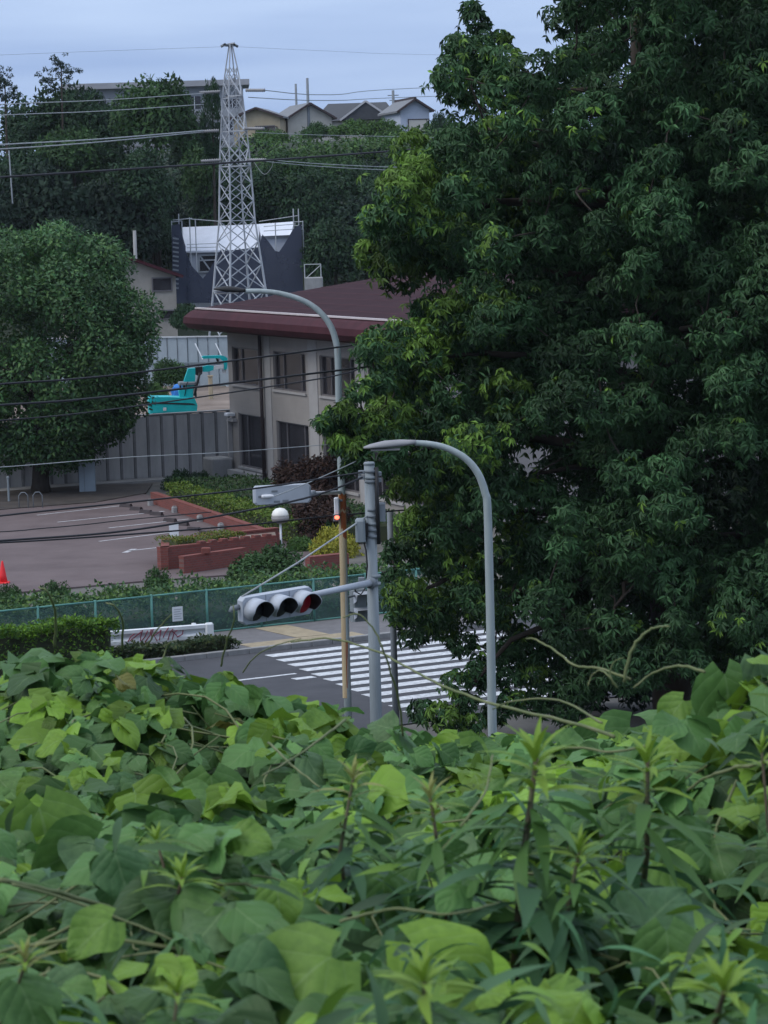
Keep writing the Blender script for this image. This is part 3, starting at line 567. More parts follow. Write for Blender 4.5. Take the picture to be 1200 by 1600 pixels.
# flats far behind the trees
q = P(245, 190, 330); AF = Frame((q.x, q.y), R(3)); zA = float(hill_z(0, 330)); ap = thing('apartment_block', 'long flat roofed pale apartment block behind the hilltop trees', 'building', (q.x, q.y, zA))
zt2 = P(245, 137, 330).z
obj('wall', MB(AF).box(-9.5, 9.5, 0, 9, zA-.5, zt2-.002), M['apartment'], ap); obj('roof_slab', MB(AF).box(-10.2, 10.2, -1.0, 9.4, zt2, zt2+.62), M['slab'], ap)
for r_ in range(3):
    z = zt2 - 2.4 - r_*2.9
    for c in range(9):
        x = -8.8 + c*2.05; wv = obj('window', MB(AF).box(x, x+1.35, -.06, -.004, z, z+1.35), M['glass'], ap); obj('pane_bar', MB(AF).box(x+.64, x+.71, -.1, -.062, z, z+1.35), M['white_metal'], wv)
    obj('balcony_rail', MB(AF).box(-9.4, 9.4, -.95, -.85, z-.9, z-.1), M['apartment'], ap)

# ------------------------------------------------------------------ planters, car park furniture, fence
def wallbox(mb, p, q, th, z0, z1):
    p, q = Vector((p.x, p.y, 0)), Vector((q.x, q.y, 0)); t = (q-p).normalized(); n = Vector((-t.y, t.x, 0))*th
    return mb.flat([(v.x, v.y) for v in (p, q, q+n, p+n)], z0, z1)
def wallrun(name, label, pts, th, z1, cop=True):
    t = thing(name, label, 'planter', (pts[0].x, pts[0].y, 0))
    for i in range(len(pts)-1):
        obj('brick_wall', wallbox(MB(), pts[i], pts[i+1], th, -.03, z1), M['brick'], t)
        if cop: obj('coping', wallbox(MB(), pts[i], pts[i+1], th+.03, z1+.002, z1+.05), M['coping'], t)
    return t
wallrun('brick_edging', 'long low red brick wall edging the hedge bed beside the bays', [G(235, 770, .42), G(430, 836, .42)], .22, .40)
A, B, C_ = G(250.6, 857, .7), G(313, 851, .7), G(432, 838, .7); back = Vector((-.15, 2.6, 0))
bx_ = thing('brick_planter', 'raised red brick planter box at the corner of the car park', 'planter', A)
for p, q in ((A, B), (B, C_), (A+back, A), (C_+back, A+back)):
    obj('brick_wall', wallbox(MB(), p, q, .24, -.03, .68), M['brick'], bx_); obj('coping', wallbox(MB(), p, q, .27, .682, .73), M['coping'], bx_)
obj('soil_fill', MB().flat([(v.x, v.y) for v in (A+Vector((.2, .2, 0)), C_+Vector((0, .2, 0)), C_+back, A+back)], 0, .6), M['soil'], bx_)
for i in range(7):
    p = B + (C_-B)*(i/7); q = B + (C_-B)*((i+.55)/7); obj('merlon', wallbox(MB(), p, q, .22, .735, .80), M['brick'], bx_)
p0, p1 = G(287, 872, .5), G(385, 858, .5); lw = wallrun('brick_step_wall', 'lower red brick wall standing in front of the raised planter', [p0, p1], .22, .5)
p0 = p0 + (p1-p0)*.35; obj('cap_block', MB(Frame((p0.x, p0.y))).cbox(-.14, .14, -.05, .2, .552, .72, .02), M['coping'], lw)
wallrun('brick_planter', 'short red brick planter wall right of the round green bush', [G(484, 873, .55), G(545, 867, .55)], .3, .55)
for i, (px, py) in enumerate(((247, 790), (285, 801), (325, 815), (358, 828))):
    q = G(px, py) + Vector((-.28, -.1, 0)); mb = MB(Frame((q.x, q.y), R(-70))); mb.cbox(-.1, .1, -.1, .1, .02, .24, .03); mb.box(-.06, .06, -.06, .06, .24, .27)
    setp(obj('marker_block', mb, M['concrete'], org=(q.x, q.y, .02)), ['white marker block by the far end of the brick edging', 'second white marker block along the brick edging', 'third white marker block along the brick edging', 'white marker block nearest the camera along the brick edging'][i], 'block', 'marker blocks along the brick edging')
names = ['at the farthest bay', 'at the second bay from the far end', 'at the middle bay', 'at the bay behind the white sign', 'at the bay nearest the planter']
for i, ((a, b), (c, d)) in enumerate((((197, 793), (213, 798)), ((228, 803), (245, 806)), ((266, 816), (285, 822)), ((303, 830), (322, 836)))):
    for s, (px, py) in (('left', (a, b)), ('right', (c, d))):
        q = G(px, py); mb = MB(Frame((q.x, q.y), R(-42))); mb.loft([[(-.3, -.09, .02), (.3, -.09, .02), (.3, .09, .02), (-.3, .09, .02)], [(-.27, -.05, .15), (.27, -.05, .15), (.27, .05, .15), (-.27, .05, .15)]])
        setp(obj('wheel_stop', mb, M['pipe'], org=(q.x, q.y, .02)), f'dark wheel stop {names[i]}, {s} of the pair', 'wheel stop', 'wheel stops in the parking bays')
q = G(273, 862); sg = thing('bay_sign', 'white rectangular sign board standing in the car park by the planter', 'sign', (q.x, q.y, .02)); F_ = Frame((q.x, q.y), R(4))
obj('stand', MB(F_).loft([[(-.2, -.2, .02), (.2, -.2, .02), (.2, .2, .02), (-.2, .2, .02)], [(-.06, -.06, .25), (.06, -.06, .25), (.06, .06, .25), (-.06, .06, .25)], [(-.03, -.03, .9), (.03, -.03, .9), (.03, .03, .9), (-.03, .03, .9)]]), M['pole_dark'], sg)
obj('board', MB(F_).box(-.155, .155, -.06, -.032, .42, .92), M['paper'], sg)
q = G(5, 912); cn = thing('traffic_cone', 'red traffic cone at the left edge of the car park', 'cone', (q.x, q.y, .02)); F_ = Frame((q.x, q.y))
obj('base', MB(F_).cbox(-.19, .19, -.19, .19, .02, .06, .02), M['red_cone'], cn); obj('body', MB(F_).lathe([(.14, .06), (.10, .28), (.065, .48), (.03, .68), (.022, .70)]), M['red_cone'], cn, True)
q = G(137, 770); cb = thing('utility_cabinet', 'pale grey metal cabinet under the round tree by the retaining wall', 'cabinet', (q.x, q.y, 0)); F_ = Frame((q.x, q.y), R(3))
obj('body', MB(F_).cbox(-.33, .33, 0, .4, 0, 1.2, .02), M['hoarding'], cb); obj('door_seam', MB(F_).box(-.12, -.1, -.012, -.002, .05, 1.1), M['pole_dark'], cb)
q = G(440, 870); gl = thing('globe_lamp', 'garden lamp with white domed globe on a thin pale post', 'lamp', (q.x, q.y, 0)); F_ = Frame((q.x, q.y)); s_ = q.y/FPX; zc = P(440, 806, q.y).z
obj('post', MB(F_).tube([(0, 0, 0), (0, 0, zc-.22)], .035, 8), M['white_metal'], gl, True)
obj('globe_top', MB(F_).lathe([(.275, zc-.02), (.27, zc+.06), (.23, zc+.16), (.14, zc+.235), (.02, zc+.26)]), M['globe_white'], gl, True)
obj('globe_base', MB(F_).lathe([(.10, zc-.24), (.24, zc-.2), (.285, zc-.1), (.285, zc-.022)]), M['globe_grey'], gl, True)
q = P(18, 700, 121); rk = thing('bicycle_rack', 'thin metal hoop rack in the shade under the round tree', 'rack', (G(30, 795).x, G(30, 795).y, 0)); g0 = G(30, 795); F_ = Frame((g0.x, g0.y))
for x in (0, .55): obj('hoop', MB(F_).tube([(x, 0, 0), (x, 0, .5), (x+.1, 0, .62), (x+.25, 0, .62), (x+.35, 0, .5), (x+.35, 0, 0)], .018, 6), M['pole_dark'], rk, True)
g0 = G(14, 785); F_ = Frame((g0.x, g0.y)); setp(obj('marker_post', MB(F_).tube([(0, 0, 0), (0, 0, .95)], .045, 8).lathe([(.06, .95), (.06, 1.0), (.02, 1.04)]), M['pole'], org=(g0.x, g0.y, 0)), 'slim pale post in the shade under the round tree', 'post')

fe = thing('mesh_fence', 'green wire mesh fence with steel posts along the pavement', 'fence', RF(0, 3.6)); FY = 3.6
for i in range(-14, 16):
    x = i*1.6 + .45
    obj('post', MB(RF).tube([(x, FY, .05), (x, FY, 1.24)], .035, 8), M['green_steel'], fe, True)
    nt_ = MB(RF); nt_.box(x+.035, x+1.565, FY-.004, FY+.004, .12, 1.19); obj('mesh_panel', nt_, M['fence_net'], fe)
    for z in (.10, 1.2): obj('rail', MB(RF).tube([(x+.02, FY, z), (x+1.58, FY, z)], .026, 6), M['green_steel'], fe, True)
v = G(224, 950, .62) ; F_ = Frame(RF(np.dot(np.array(v)-np.array(RF.o), np.array(RF.x)), FY-.05), R(30))
nb = thing('paper_notice', 'white paper notice fixed to the green mesh fence', 'notice', F_(0, 0, .55)); obj('sheet', MB(F_).box(-.15, .15, -.012, 0, .48, .86), M['paper'], nb)
for k in range(5): obj('text_line', MB(F_).box(-.11, .11-.03*(k % 2), -.0165, -.0145, .54+k*.06, .555+k*.06), M['print'], nb)

gr = thing('guard_rail', 'white roadside guard rail with red graffiti', 'guard rail', RF(-1, .6))
g0, g1 = G(150, 998, .55), G(320, 985, .55); gd = (g1-g0).normalized(); GF = Frame((g0.x, g0.y), math.atan2(gd.y, gd.x)); GL = (g1-g0).length
pr = [(0, .34), (-.05, .36), (-.05, .44), (.03, .5), (.03, .56), (-.05, .62), (-.05, .70), (0, .72)]
mb = MB(GF); mb.loft([[(x, y, z) for y, z in pr + [(y+.025, z) for y, z in pr[::-1]]] for x in (-.4, GL)]); obj('beam', mb, M['white_paint'], gr)
obj('end_cap', MB(GF).cbox(GL+.005, GL+.22, -.09, .06, .33, .74, .04), M['white_paint'], gr)
for x in (.2, GL-.25): obj('post', MB(GF).tube([(x, .12, .05), (x, .12, .74)], .06, 8), M['white_paint'], gr, True)
sc = MB(GF); random.seed(3)
for k in range(13):
    x = .85 + k*.105; pts = [(x + random.uniform(-.1, .1), -.062, random.uniform(.37, .46)), (x+random.uniform(-.02, .12), -.062, random.uniform(.5, .58)), (x+random.uniform(0, .2), -.062, random.uniform(.6, .7))]
    sc.tube(pts, .014, 5)
obj('graffiti', sc, M['graffiti'], gr)

# ------------------------------------------------------------------ lamps, signals, poles
def lamp(name, label, d, base, path, r0, r1, m, head, hm, wdt):
    b = P(*base, d); b.z = 0; t = thing(name, label, 'street lamp', b); top = [P(x, y, d) for x, y in path]
    fine = []
    for i in range(len(top)-1):      # smooth the bend
        p0, p1, p2, p3 = top[max(i-1, 0)], top[i], top[i+1], top[min(i+2, len(top)-1)]
        for k in range(5):
            u = k/5; fine.append(.5*((2*p1) + (p2-p0)*u + (2*p0-5*p1+4*p2-p3)*u*u + (3*p1-p0-3*p2+p3)*u**3))
    fine.append(top[-1]); pts = [b] + fine; n = len(pts)
    obj('pole', MB().tube(pts, [r0 + (r1-r0)*i/(n-1) for i in range(n)], 14), m, t, True)
    hp = [P(x, y, d) for x, y in head]; a = hp[0]; ax = (hp[-1]-hp[0]); 
    mb = MB(); rings = []
    for i, (u, hw, hh) in enumerate(((0, .055, .05), (.12, .075, .06), (.3, wdt*.8, .08), (.6, wdt, .085), (.88, wdt*.9, .05), (1, wdt*.5, .02))):
        c = a + ax*u; rings.append([(c.x, c.y + hw*math.cos(q), c.z + hh*(math.sin(q) if math.sin(q) > 0 else .45*math.sin(q))) for q in [k*math.pi/5 for k in range(10)]])
    mb.loft(rings); hd = obj('lamp_head', mb, hm, t, True)
    c = a + ax*.55; obj('lamp_glass', MB(Frame((c.x, c.y, c.z))).box(-.26, .2, -wdt*.6, wdt*.6, -.07, -.045), M['globe_grey'], hd)
    obj('base_collar', MB(Frame((b.x, b.y))).lathe([(r0*1.7, 0), (r0*1.7, .25), (r0*1.15, .5)]), m, t, True); return t
lamp('street_lamp', 'tall pale steel street lamp curving over in front of the big tree', 47, (772, 1150), [(769, 1130), (766, 960), (762, 800), (758, 770), (747, 740), (728, 717), (700, 701), (672, 694), (648, 692)], .072, .045, M['lamp_pole'], [(650, 692), (568, 700)], M['lamp_head'], .15)
l2 = lamp('street_lamp', 'taller rusty street lamp bending across the maroon roof', 59, (545, 1150), [(541, 1020), (534, 770), (530, 640), (528, 560), (524, 530), (514, 505), (496, 484), (472, 469), (440, 459), (410, 455), (382, 455)], .075, .045, M['lamp_pole'], [(384, 455), (334, 452)], M['black'], .13)
def sleeve(d, a, b, r, m, name='rust_patch', arc=None, par=l2, tw=0.0):
    p, q = P(*a, d), P(*b, d); mb = MB(); n = 12; k0, k1 = arc if arc else (0, n)
    rr = [[(c.x + r*math.cos(2*math.pi*k/n+tw), c.y + r*math.sin(2*math.pi*k/n+tw), c.z + (.03*math.sin(k*2.3) if arc else 0)) for k in range(k0, k1+1)] for c in (p, p+(q-p)*.33, p+(q-p)*.66, q)]
    mb.loft(rr, cap=False, closed=False); return obj(name, mb, m, par, True)
sleeve(59, (534.3, 772), (541.5, 1090), .0765, M['rust'])
sleeve(59, (527.6, 543), (529.5, 598), .064, M['deep_rust'], arc=(4, 9)); sleeve(59, (534.4, 772), (535.2, 796), .078, M['deep_rust'], arc=(7, 12), tw=0)
sleeve(59, (535, 800), (536.5, 840), .078, M['deep_rust'], arc=(8, 11)); sleeve(59, (540, 1000), (541.8, 1075), .078, M['deep_rust'], arc=(9, 12)); sleeve(59, (536.5, 850), (539, 930), .078, M['deep_rust'], arc=(6, 7))

def signal(name, label, c, ux, nrm, L, H, front, lens, backm=M['signal_grey']):
    ux = Vector(ux).normalized(); nrm = Vector(nrm); nrm = (nrm - ux*nrm.dot(ux)).normalized(); uz = nrm.cross(ux); uz = uz if uz.z > 0 else -uz
    t = thing(name, label, 'traffic light', c); L2 = L/2
    def W(x, y, z): return tuple(c + ux*x + nrm*y + uz*z)
    def mk(fn): mb = MB(); fn(mb); return mb
    mb = MB(); h = H/2; cc = .05
    ring = lambda y, k: [W(x*k, y, z*k) for x, z in ((-L2, -h+cc), (-L2+cc, -h), (L2-cc, -h), (L2, -h+cc), (L2, h-cc), (L2-cc, h), (-L2+cc, h), (-L2, h-cc))]
    mb.loft([ring(-.12, .93), ring(-.09, 1), ring(.02, 1), ring(.035, .985)]); obj('housing', mb, backm, t)
    for i in range(3):
        x0 = (i-1)*L/3; n = 18
        if i: xs0 = x0 - L/6; obj('module_joint', mk(lambda m_: m_.add([W(xs0-.006, .037, -h*.97), W(xs0+.006, .037, -h*.97), W(xs0+.006, .037, h*.97), W(xs0-.006, .037, h*.97)], [(0, 1, 2, 3)])), M['pole_dark'], t)
        if front:
            lm = MB(); lm.loft([[W(x0 + .15*r*math.cos(2*math.pi*k/n), y, .15*r*math.sin(2*math.pi*k/n)) for k in range(n)] for r, y in ((1.06, .036), (1.06, .05), (.95, .055), (.9, .062), (.5, .085), (.05, .092))])
            obj('lens', lm, lens[i], t, True)
            vm = MB(); rings = []
            for r in (.166, .178):
                rings += [[W(x0 + r*math.cos(a), .03 + (.30 if y else 0)*(1 - .55*max(0, -math.sin(a)+.15)), r*math.sin(a)) for a in [math.pi*(-.22 + 1.44*k/20) for k in range(21)]] for y in ((0, 1) if r < .17 else (1, 0))]
            vm.loft(rings + rings[:1], cap=False, closed=False); obj('visor', vm, M['signal_grey'], t, True)
            im = MB(); im.loft([[W(x0 + .1645*math.cos(a), .032 + (.295 if y else 0)*(1 - .55*max(0, -math.sin(a)+.15)), .1645*math.sin(a)) for a in [math.pi*(-.22 + 1.44*k/20) for k in range(21)]] for y in (0, 1)], cap=False, closed=False); obj('visor_lining', im, M['black'], t, True)
    return t, W
# near signal on its own pole
pb = P(587, 1150, 45); pb.z = 0; sp_ = thing('signal_pole', 'thick grey steel signal pole with clamps and cables', 'pole', pb); pt = P(577, 726, 45)
obj('shaft', MB().tube([pb, pb + (pt-pb)*.5, pt], [.10, .09, .08], 16), M['pole'], sp_, True); obj('cap', MB().tube([pt, pt+Vector((0, 0, .04))], [.088, .075], 16), M['pole'], sp_, True)
for py in (736, 746, 752, 796, 806, 818, 828, 838, 900, 912):
    c = P(579+(py-736)*.036, py, 45); obj('band', MB().tube([c-Vector((0, 0, .022)), c+Vector((0, 0, .022))], 0.097, 14), M['pole_dark'] if py < 850 and py not in (746, 818) else M['pole'], sp_, True)
for py, s in ((738, -1), (746, -1), (740, 1), (750, 1), (905, -1)): c = P(578+s*13, py, 45); obj('clamp', MB(Frame((c.x, c.y, c.z))).cbox(-.05, .05, -.04, .04, -.03, .03, .01), M['pole_dark'], sp_)
c = P(563, 828, 44.9); F_ = Frame((c.x, c.y, c.z)); cbx = obj('control_box', MB(F_).cbox(-.075, .075, -.14, .14, -.17, .17, .03), M['pole'], sp_); obj('bracket', MB(F_).box(.075, .12, -.04, .04, -.1, .1), M['black'], sp_)
obj('conduit', MB().tube([P(568, 845, 44.9), P(572, 860, 44.88), P(574, 885, 44.88), P(572, 905, 44.88)], .012, 6).tube([P(588, 730, 44.95), P(589, 780, 44.9), P(592, 850, 44.95)], .03, 6), M['black'], sp_, True)
c = P(593, 800, 45); obj('side_bracket', MB(Frame((c.x, c.y, c.z))).cbox(-.02, .09, -.06, .06, -.14, .14, .02), M['pole_dark'], sp_)
sc_ = P(432, 946, 42.9); ux = Vector((.83, .56, .045)); sg_, W = signal('traffic_light', 'grey three lamp traffic light facing the camera, red lamp at its right', sc_, ux, (.56, -.83, -.08), 1.2, .40, True, [M['lens_dark'], M['lens_dark'], M['lens_red']])
armA, armB = Vector(W(.6, -.05, .05)), P(583, 910, 44.95); obj('arm', MB().tube([armA, armB], [.045, .055], 12), M['signal_grey'], sp_, True)
obj('arm_flange', MB().tube([armB-(armB-armA).normalized()*.12, armB-(armB-armA).normalized()*.02], .085, 10), M['pole_dark'], sp_, True)
obj('end_bracket', MB().tube([W(-.6, -.05, .06), W(-.72, -.05, .05), W(-.74, -.05, .0)], .04, 8), M['pole_dark'], sg_, True)
obj('stay', MB().tube([W(-.55, -.05, .2), P(464, 880, 43.6), P(540, 829, 44.6), P(574, 806, 44.95)], .014, 6), M['wire_pale'], sp_, True)
obj('cable_loop', MB().tube([P(552, 912, 44.5), P(556, 925, 44.6), P(564, 929, 44.7), P(570, 920, 44.8), P(574, 908, 44.9)], .01, 6), M['black'], sp_, True)
# far signal seen from behind, on the rusty lamp's pole
bc = P(440, 772, 57.5); bs_, W2 = signal('traffic_light', 'pale traffic light seen from behind, above the garden globe lamp', bc, (.97, .22, .0), (-.2, .97, 0), 1.12, .37, False, [])
for x, z in ((-.42, -.02), (-.16, .07), (-.12, -.13), (.05, -.12)): obj('vent', MB().add([W2(x-.06, -.126, z-.02), W2(x+.06, -.126, z-.02), W2(x+.06, -.126, z+.02), W2(x-.06, -.126, z+.02)], [(0, 1, 2, 3)]), M['pole_dark'], bs_)
obj('signal_arm', MB().tube([P(410, 776, 57.2), P(487, 771, 58), P(534, 769, 59)], .035, 8), M['white_metal'], l2, True); obj('arm_collar', MB().tube([P(478, 771.5, 57.9), P(492, 770.5, 58)], .06, 8), M['signal_grey'], l2, True)
v = P(526, 790, 58.9); F_ = Frame((v.x, v.y, v.z)); ws = thing('warning_light', 'small white signal box with a lit red lamp on the rusty pole', 'signal', v)
obj('box', MB(F_).cbox(-.05, .05, -.08, .08, -.16, .16, .02), M['white_metal'], ws); obj('bracket', MB(F_).box(.05, .12, -.02, .02, .08, .12), M['pole_dark'], ws)
obj('lamp_shell', MB(F_).cbox(-.075, .055, -.09, .07, -.30, -.163, .02), M['pole_dark'], ws); obj('lit_lamp', MB(F_).lathe([(.02, -.26), (.045, -.245), (.045, -.205), (.02, -.19)], c=(0, -.1, 0), n=10), M['lit_red'], ws, True)
# pedestrian signal and the thin pole
b = P(618, 1100, 61); b.z = 0; pp = thing('thin_pole', 'thin grey pole half hidden by leaves right of the signal pole', 'pole', b); tp = P(609, 800, 61)
obj('shaft', MB().tube([b, tp], [.07, .06], 12), M['pole_dark'], pp, True); c = P(612, 890, 60.9); obj('clamp', MB().tube([c-Vector((0, 0, .08)), c+Vector((0, 0, .08))], .085, 12), M['pole_dark'], pp, True)
obj('cross_bar', MB().tube([P(596, 895, 60.9), P(622, 890, 60.9)], .03, 8), M['black'], pp, True)
v = P(560, 945, 60); F_ = Frame((v.x, v.y, v.z), R(25)); ps = thing('pedestrian_signal', 'grey pedestrian signal box beside the rusty pole above the pavement', 'signal', v)
obj('housing', MB(F_).cbox(-.16, .16, -.1, .1, -.33, .33, .03), M['pole'], ps)
for z in (.02, -.3): obj('visor', MB(F_).add([(-.15, -.1, z+.26), (.15, -.1, z+.26), (.15, -.3, z+.22), (-.15, -.3, z+.22), (-.15, -.1, z+.02), (.15, -.1, z+.02), (.15, -.24, z+.08), (-.15, -.24, z+.08)], [(0, 1, 2, 3), (0, 3, 7, 4), (1, 5, 6, 2)]), M['signal_grey'], ps)
obj('bracket', MB().tube([v+Vector((0, .05, .2)), P(537, 935, 59.1)], .025, 6).tube([v+Vector((0, .05, -.2)), P(538, 955, 59.1)], .025, 6), M['pole_dark'], ps, True)

# ------------------------------------------------------------------ wires
def wire(label, pts, r, m=M['cable'], sag=0.0, n=26):
    A = [P(*p) for p in pts]; L_ = [0]
    for i in range(len(A)-1): L_.append(L_[-1] + (A[i+1]-A[i]).length)
    out = []
    for k in range(n+1):
        s = L_[-1]*k/n; i = max(j for j in range(len(A)-1) if L_[j] <= s+1e-6); u = (s-L_[i])/(L_[i+1]-L_[i])
        p0, p1, p2, p3 = A[max(i-1, 0)], A[i], A[i+1], A[min(i+2, len(A)-1)]
        out.append(.5*((2*p1) + (p2-p0)*u + (2*p0-5*p1+4*p2-p3)*u*u + (3*p1-p0-3*p2+p3)*u**3))
    mb = MB(); mb.tube(out, r, 6); o = obj('overhead_wire', mb, m, None, True, org=tuple(A[0])); return setp(o, label, 'wire', 'overhead wires')
wire('top black cable crossing the upper windows and the rusty lamp', [(-260, 620, 50), (0, 600, 51), (180, 586, 53), (570, 537, 59.5), (660, 524, 62), (900, 480, 68)], .018)
wire('middle black cable crossing below the upper windows', [(-260, 650, 49), (0, 633, 50), (180, 619, 52), (567, 574, 59.5), (660, 560, 62), (900, 520, 68)], .02)
wire('lower thin black cable joining the one above it near the leaves', [(-260, 672, 49), (0, 657, 50), (180, 639, 51), (492, 593, 53.5), (560, 577, 54)], .013)
wire('fine pale wire across the foot of the retaining wall', [(-260, 745, 52), (0, 730, 53), (190, 715, 54), (350, 707, 55), (520, 694, 57)], .007, M['wire_pale'])
wire('black cable running up to the very top clamp of the signal pole', [(-260, 838, 40), (0, 806, 41), (200, 785, 42.2), (400, 763, 43.6), (500, 748, 44.3), (566, 738, 44.9)], .013)
wire('black cable dipping across the car park up to the second clamp', [(-260, 862, 40), (0, 845, 41), (200, 829, 42), (400, 795, 43.4), (500, 772, 44.2), (566, 746, 44.9)], .015)
wire('lowest straight black cable across the car park behind the globe lamp', [(-260, 858, 52), (0, 848, 53), (200, 835, 54.5), (400, 819, 57), (520, 806, 58.8), (700, 792, 61)], .016)
wire('thin drooping black wire with a twisted join over the parking bays', [(-260, 842, 44), (0, 831, 45), (60, 826, 45.3), (130, 820, 45.6), (200, 812, 46), (330, 800, 46.8)], .008)
wire('fine grey wire rising to the leaves above the far traffic light', [(430, 775, 53), (480, 755, 54.5), (530, 733, 56), (600, 700, 58)], .01, M['wire_pale'])
TW = TD
wire('highest thin earth wire left of the tower top', [(-300, 100, 120), (0, 86, 138), (180, 79, 147), (349, 73, TW)], .006, M['pole_dark'])
wire('highest thin earth wire right of the tower top', [(369, 73, TW), (520, 80, 166), (700, 86, 178), (1300, 95, 220)], .006, M['pole_dark'])
for i, (l, r_) in enumerate((((0, 163), (320, 146)), ((0, 180), (318, 163)), ((0, 233), (318, 206)), ((0, 226), (318, 204)))):
    wire(['upper pale conductor left of the tower', 'second pale conductor left of the tower', 'thick lower pale conductor left of the tower', 'pale conductor just above the thick lower one'][i], [(-300, l[1]+16, 120), (0, l[1], 138), (160, (l[1]+r_[1])/2+2, 147), (*r_, TW)], .03 if i in (2, 3) else .02, M['wire_pale'])
wire('thick dark cable crossing the whole tower below its lowest arm', [(-300, 296, 70), (0, 277, 75), (345, 255, 82), (480, 246, 86), (640, 234, 90), (800, 222, 94)], .028)
for i, (a, b, c) in enumerate(((249, 256, 262), (252, 260, 267))): wire(['upper of the two pale wires right of the lowest arm', 'lower of the two pale wires right of the lowest arm'][i], [(412, a, TW-1), (500, b, 162), (640, c, 172), (900, c+6, 195)], .02, M['wire_pale'])
for i, (a, b, c) in enumerate(((141, 148, 136), (152, 157, 150))): wire(['dark wire from the upper arm across the hilltop sky', 'second dark wire across the hilltop sky'][i], [(413 - 25*i, a, TW-1), (520, b, 185), (690, c, 240), (1300, c-20, 330)], .022, M['pole_dark'])
wire('pale wires at mid height in front of the green slope', [(400, 207, TW-1), (500, 211, 162), (640, 214, 172), (900, 220, 195)], .014, M['wire_pale'])
wire('jumper loop hanging right of the tower', [(395, 250, TW-1), (412, 272, TW-1), (424, 262, TW-1.2), (427, 250, TW-1.4)], .014, M['wire_pale'])
for px, top, d, lab, r_ in ((462, 131, 268, 'thin grey utility pole on the hilltop beside the cream house', .12), (480, 122, 262, 'dark utility pole rising behind the cream gabled house', .14), (614, 141, 275, 'short utility pole behind the long dark roof', .15), (210, 360, 170, 'pale concrete utility pole by the red edged house', .12), (14, 235, 182, 'thin dark pole among the trees at the left edge', .05)):
    t_ = P(px, top, d); zg = float(hill_z(t_.x, d)); mb = MB(); mb.tube([(t_.x + (px+6 == 20)*.3, d, zg-.3), t_], [r_*1.15, r_*.8], 10); o = obj('utility_pole', mb, M['concrete'] if px == 210 else M['pole_dark'], None, True, org=(t_.x, d, zg)); setp(o, lab, 'pole', 'utility poles on the hill')
    if px == 614:
        ca = obj('cross_arm', MB(Frame((t_.x, d, t_.z))).box(-.5, .5, -.04, .04, -.5, -.42).box(-.35, .35, -.04, .04, -.95, -.87), M['pole_dark'], None); ca.parent = o; ca.data.transform(Matrix.Translation(-Vector((t_.x, d, zg))))

# ------------------------------------------------------------------ trees
def limb(mb, a, b, r0, r1, wob=.25, n=6):
    a, b = Vector(a), Vector(b); pts = []
    for i in range(n+1):
        u = i/n; pts.append(a + (b-a)*u + Vector((random.uniform(-1, 1), random.uniform(-1, 1), .6))*wob*math.sin(math.pi*u)*(b-a).length*.2)
    mb.tube(pts, [r0 + (r1-r0)*i/n for i in range(n+1)], 7)
def inpoly(x, y, P_):
    c = False; j = len(P_)-1
    for i in range(len(P_)):
        (xi, yi), (xj, yj) = P_[i], P_[j]
        if (yi > y) != (yj > y) and x < (xj-xi)*(y-yi)/(yj-yi)+xi: c = not c
        j = i
    return c
random.seed(21)
TD2 = 60.0
outline = [(690, 150), (672, 95), (700, 40), (726, -6), (770, 8), (800, 62), (818, 96), (836, 66), (842, 10), (845, -150), (1420, -150), (1420, 1060), (1000, 1080), (900, 1100), (845, 1070), (835, 1000), (790, 965), (740, 985), (690, 1010), (640, 1010),
           (598, 985), (600, 900), (588, 840), (604, 790), (556, 738), (520, 712), (492, 684), (498, 636), (540, 612), (556, 560), (566, 500), (640, 492), (652, 462), (612, 452), (572, 436), (552, 402), (546, 345), (576, 296), (606, 268), (598, 212), (622, 196), (690, 200)]
lobes = []; tries = 0
while len(lobes) < 620 and tries < 60000:
    tries += 1; x, y = random.uniform(480, 1400), random.uniform(-140, 1110); r = random.uniform(26, 58)
    if x > 1150: r *= 1.25
    if not all(inpoly(x + .72*r*math.cos(k*.785), y + .72*r*math.sin(k*.785), outline) for k in range(8)): continue
    if y < 75 and 840 < x < 1010 and random.random() < .8: continue
    edge = min(1.0, max(.08, (x-500)/420)); dd = TD2 + random.uniform(-1, 1)*4.2*edge**.6
    if any((x-l[0])**2 + (y-l[1])**2 < (.42*(r+l[2]))**2 and abs(dd-l[3]) < 1.0 for l in lobes): continue
    if sum((x-l[0])**2 + (y-l[1])**2 < (.6*(r+l[2]))**2 for l in lobes) > (9 if 380 < y < 1000 else 7): continue
    lobes.append((x, y, r, dd))
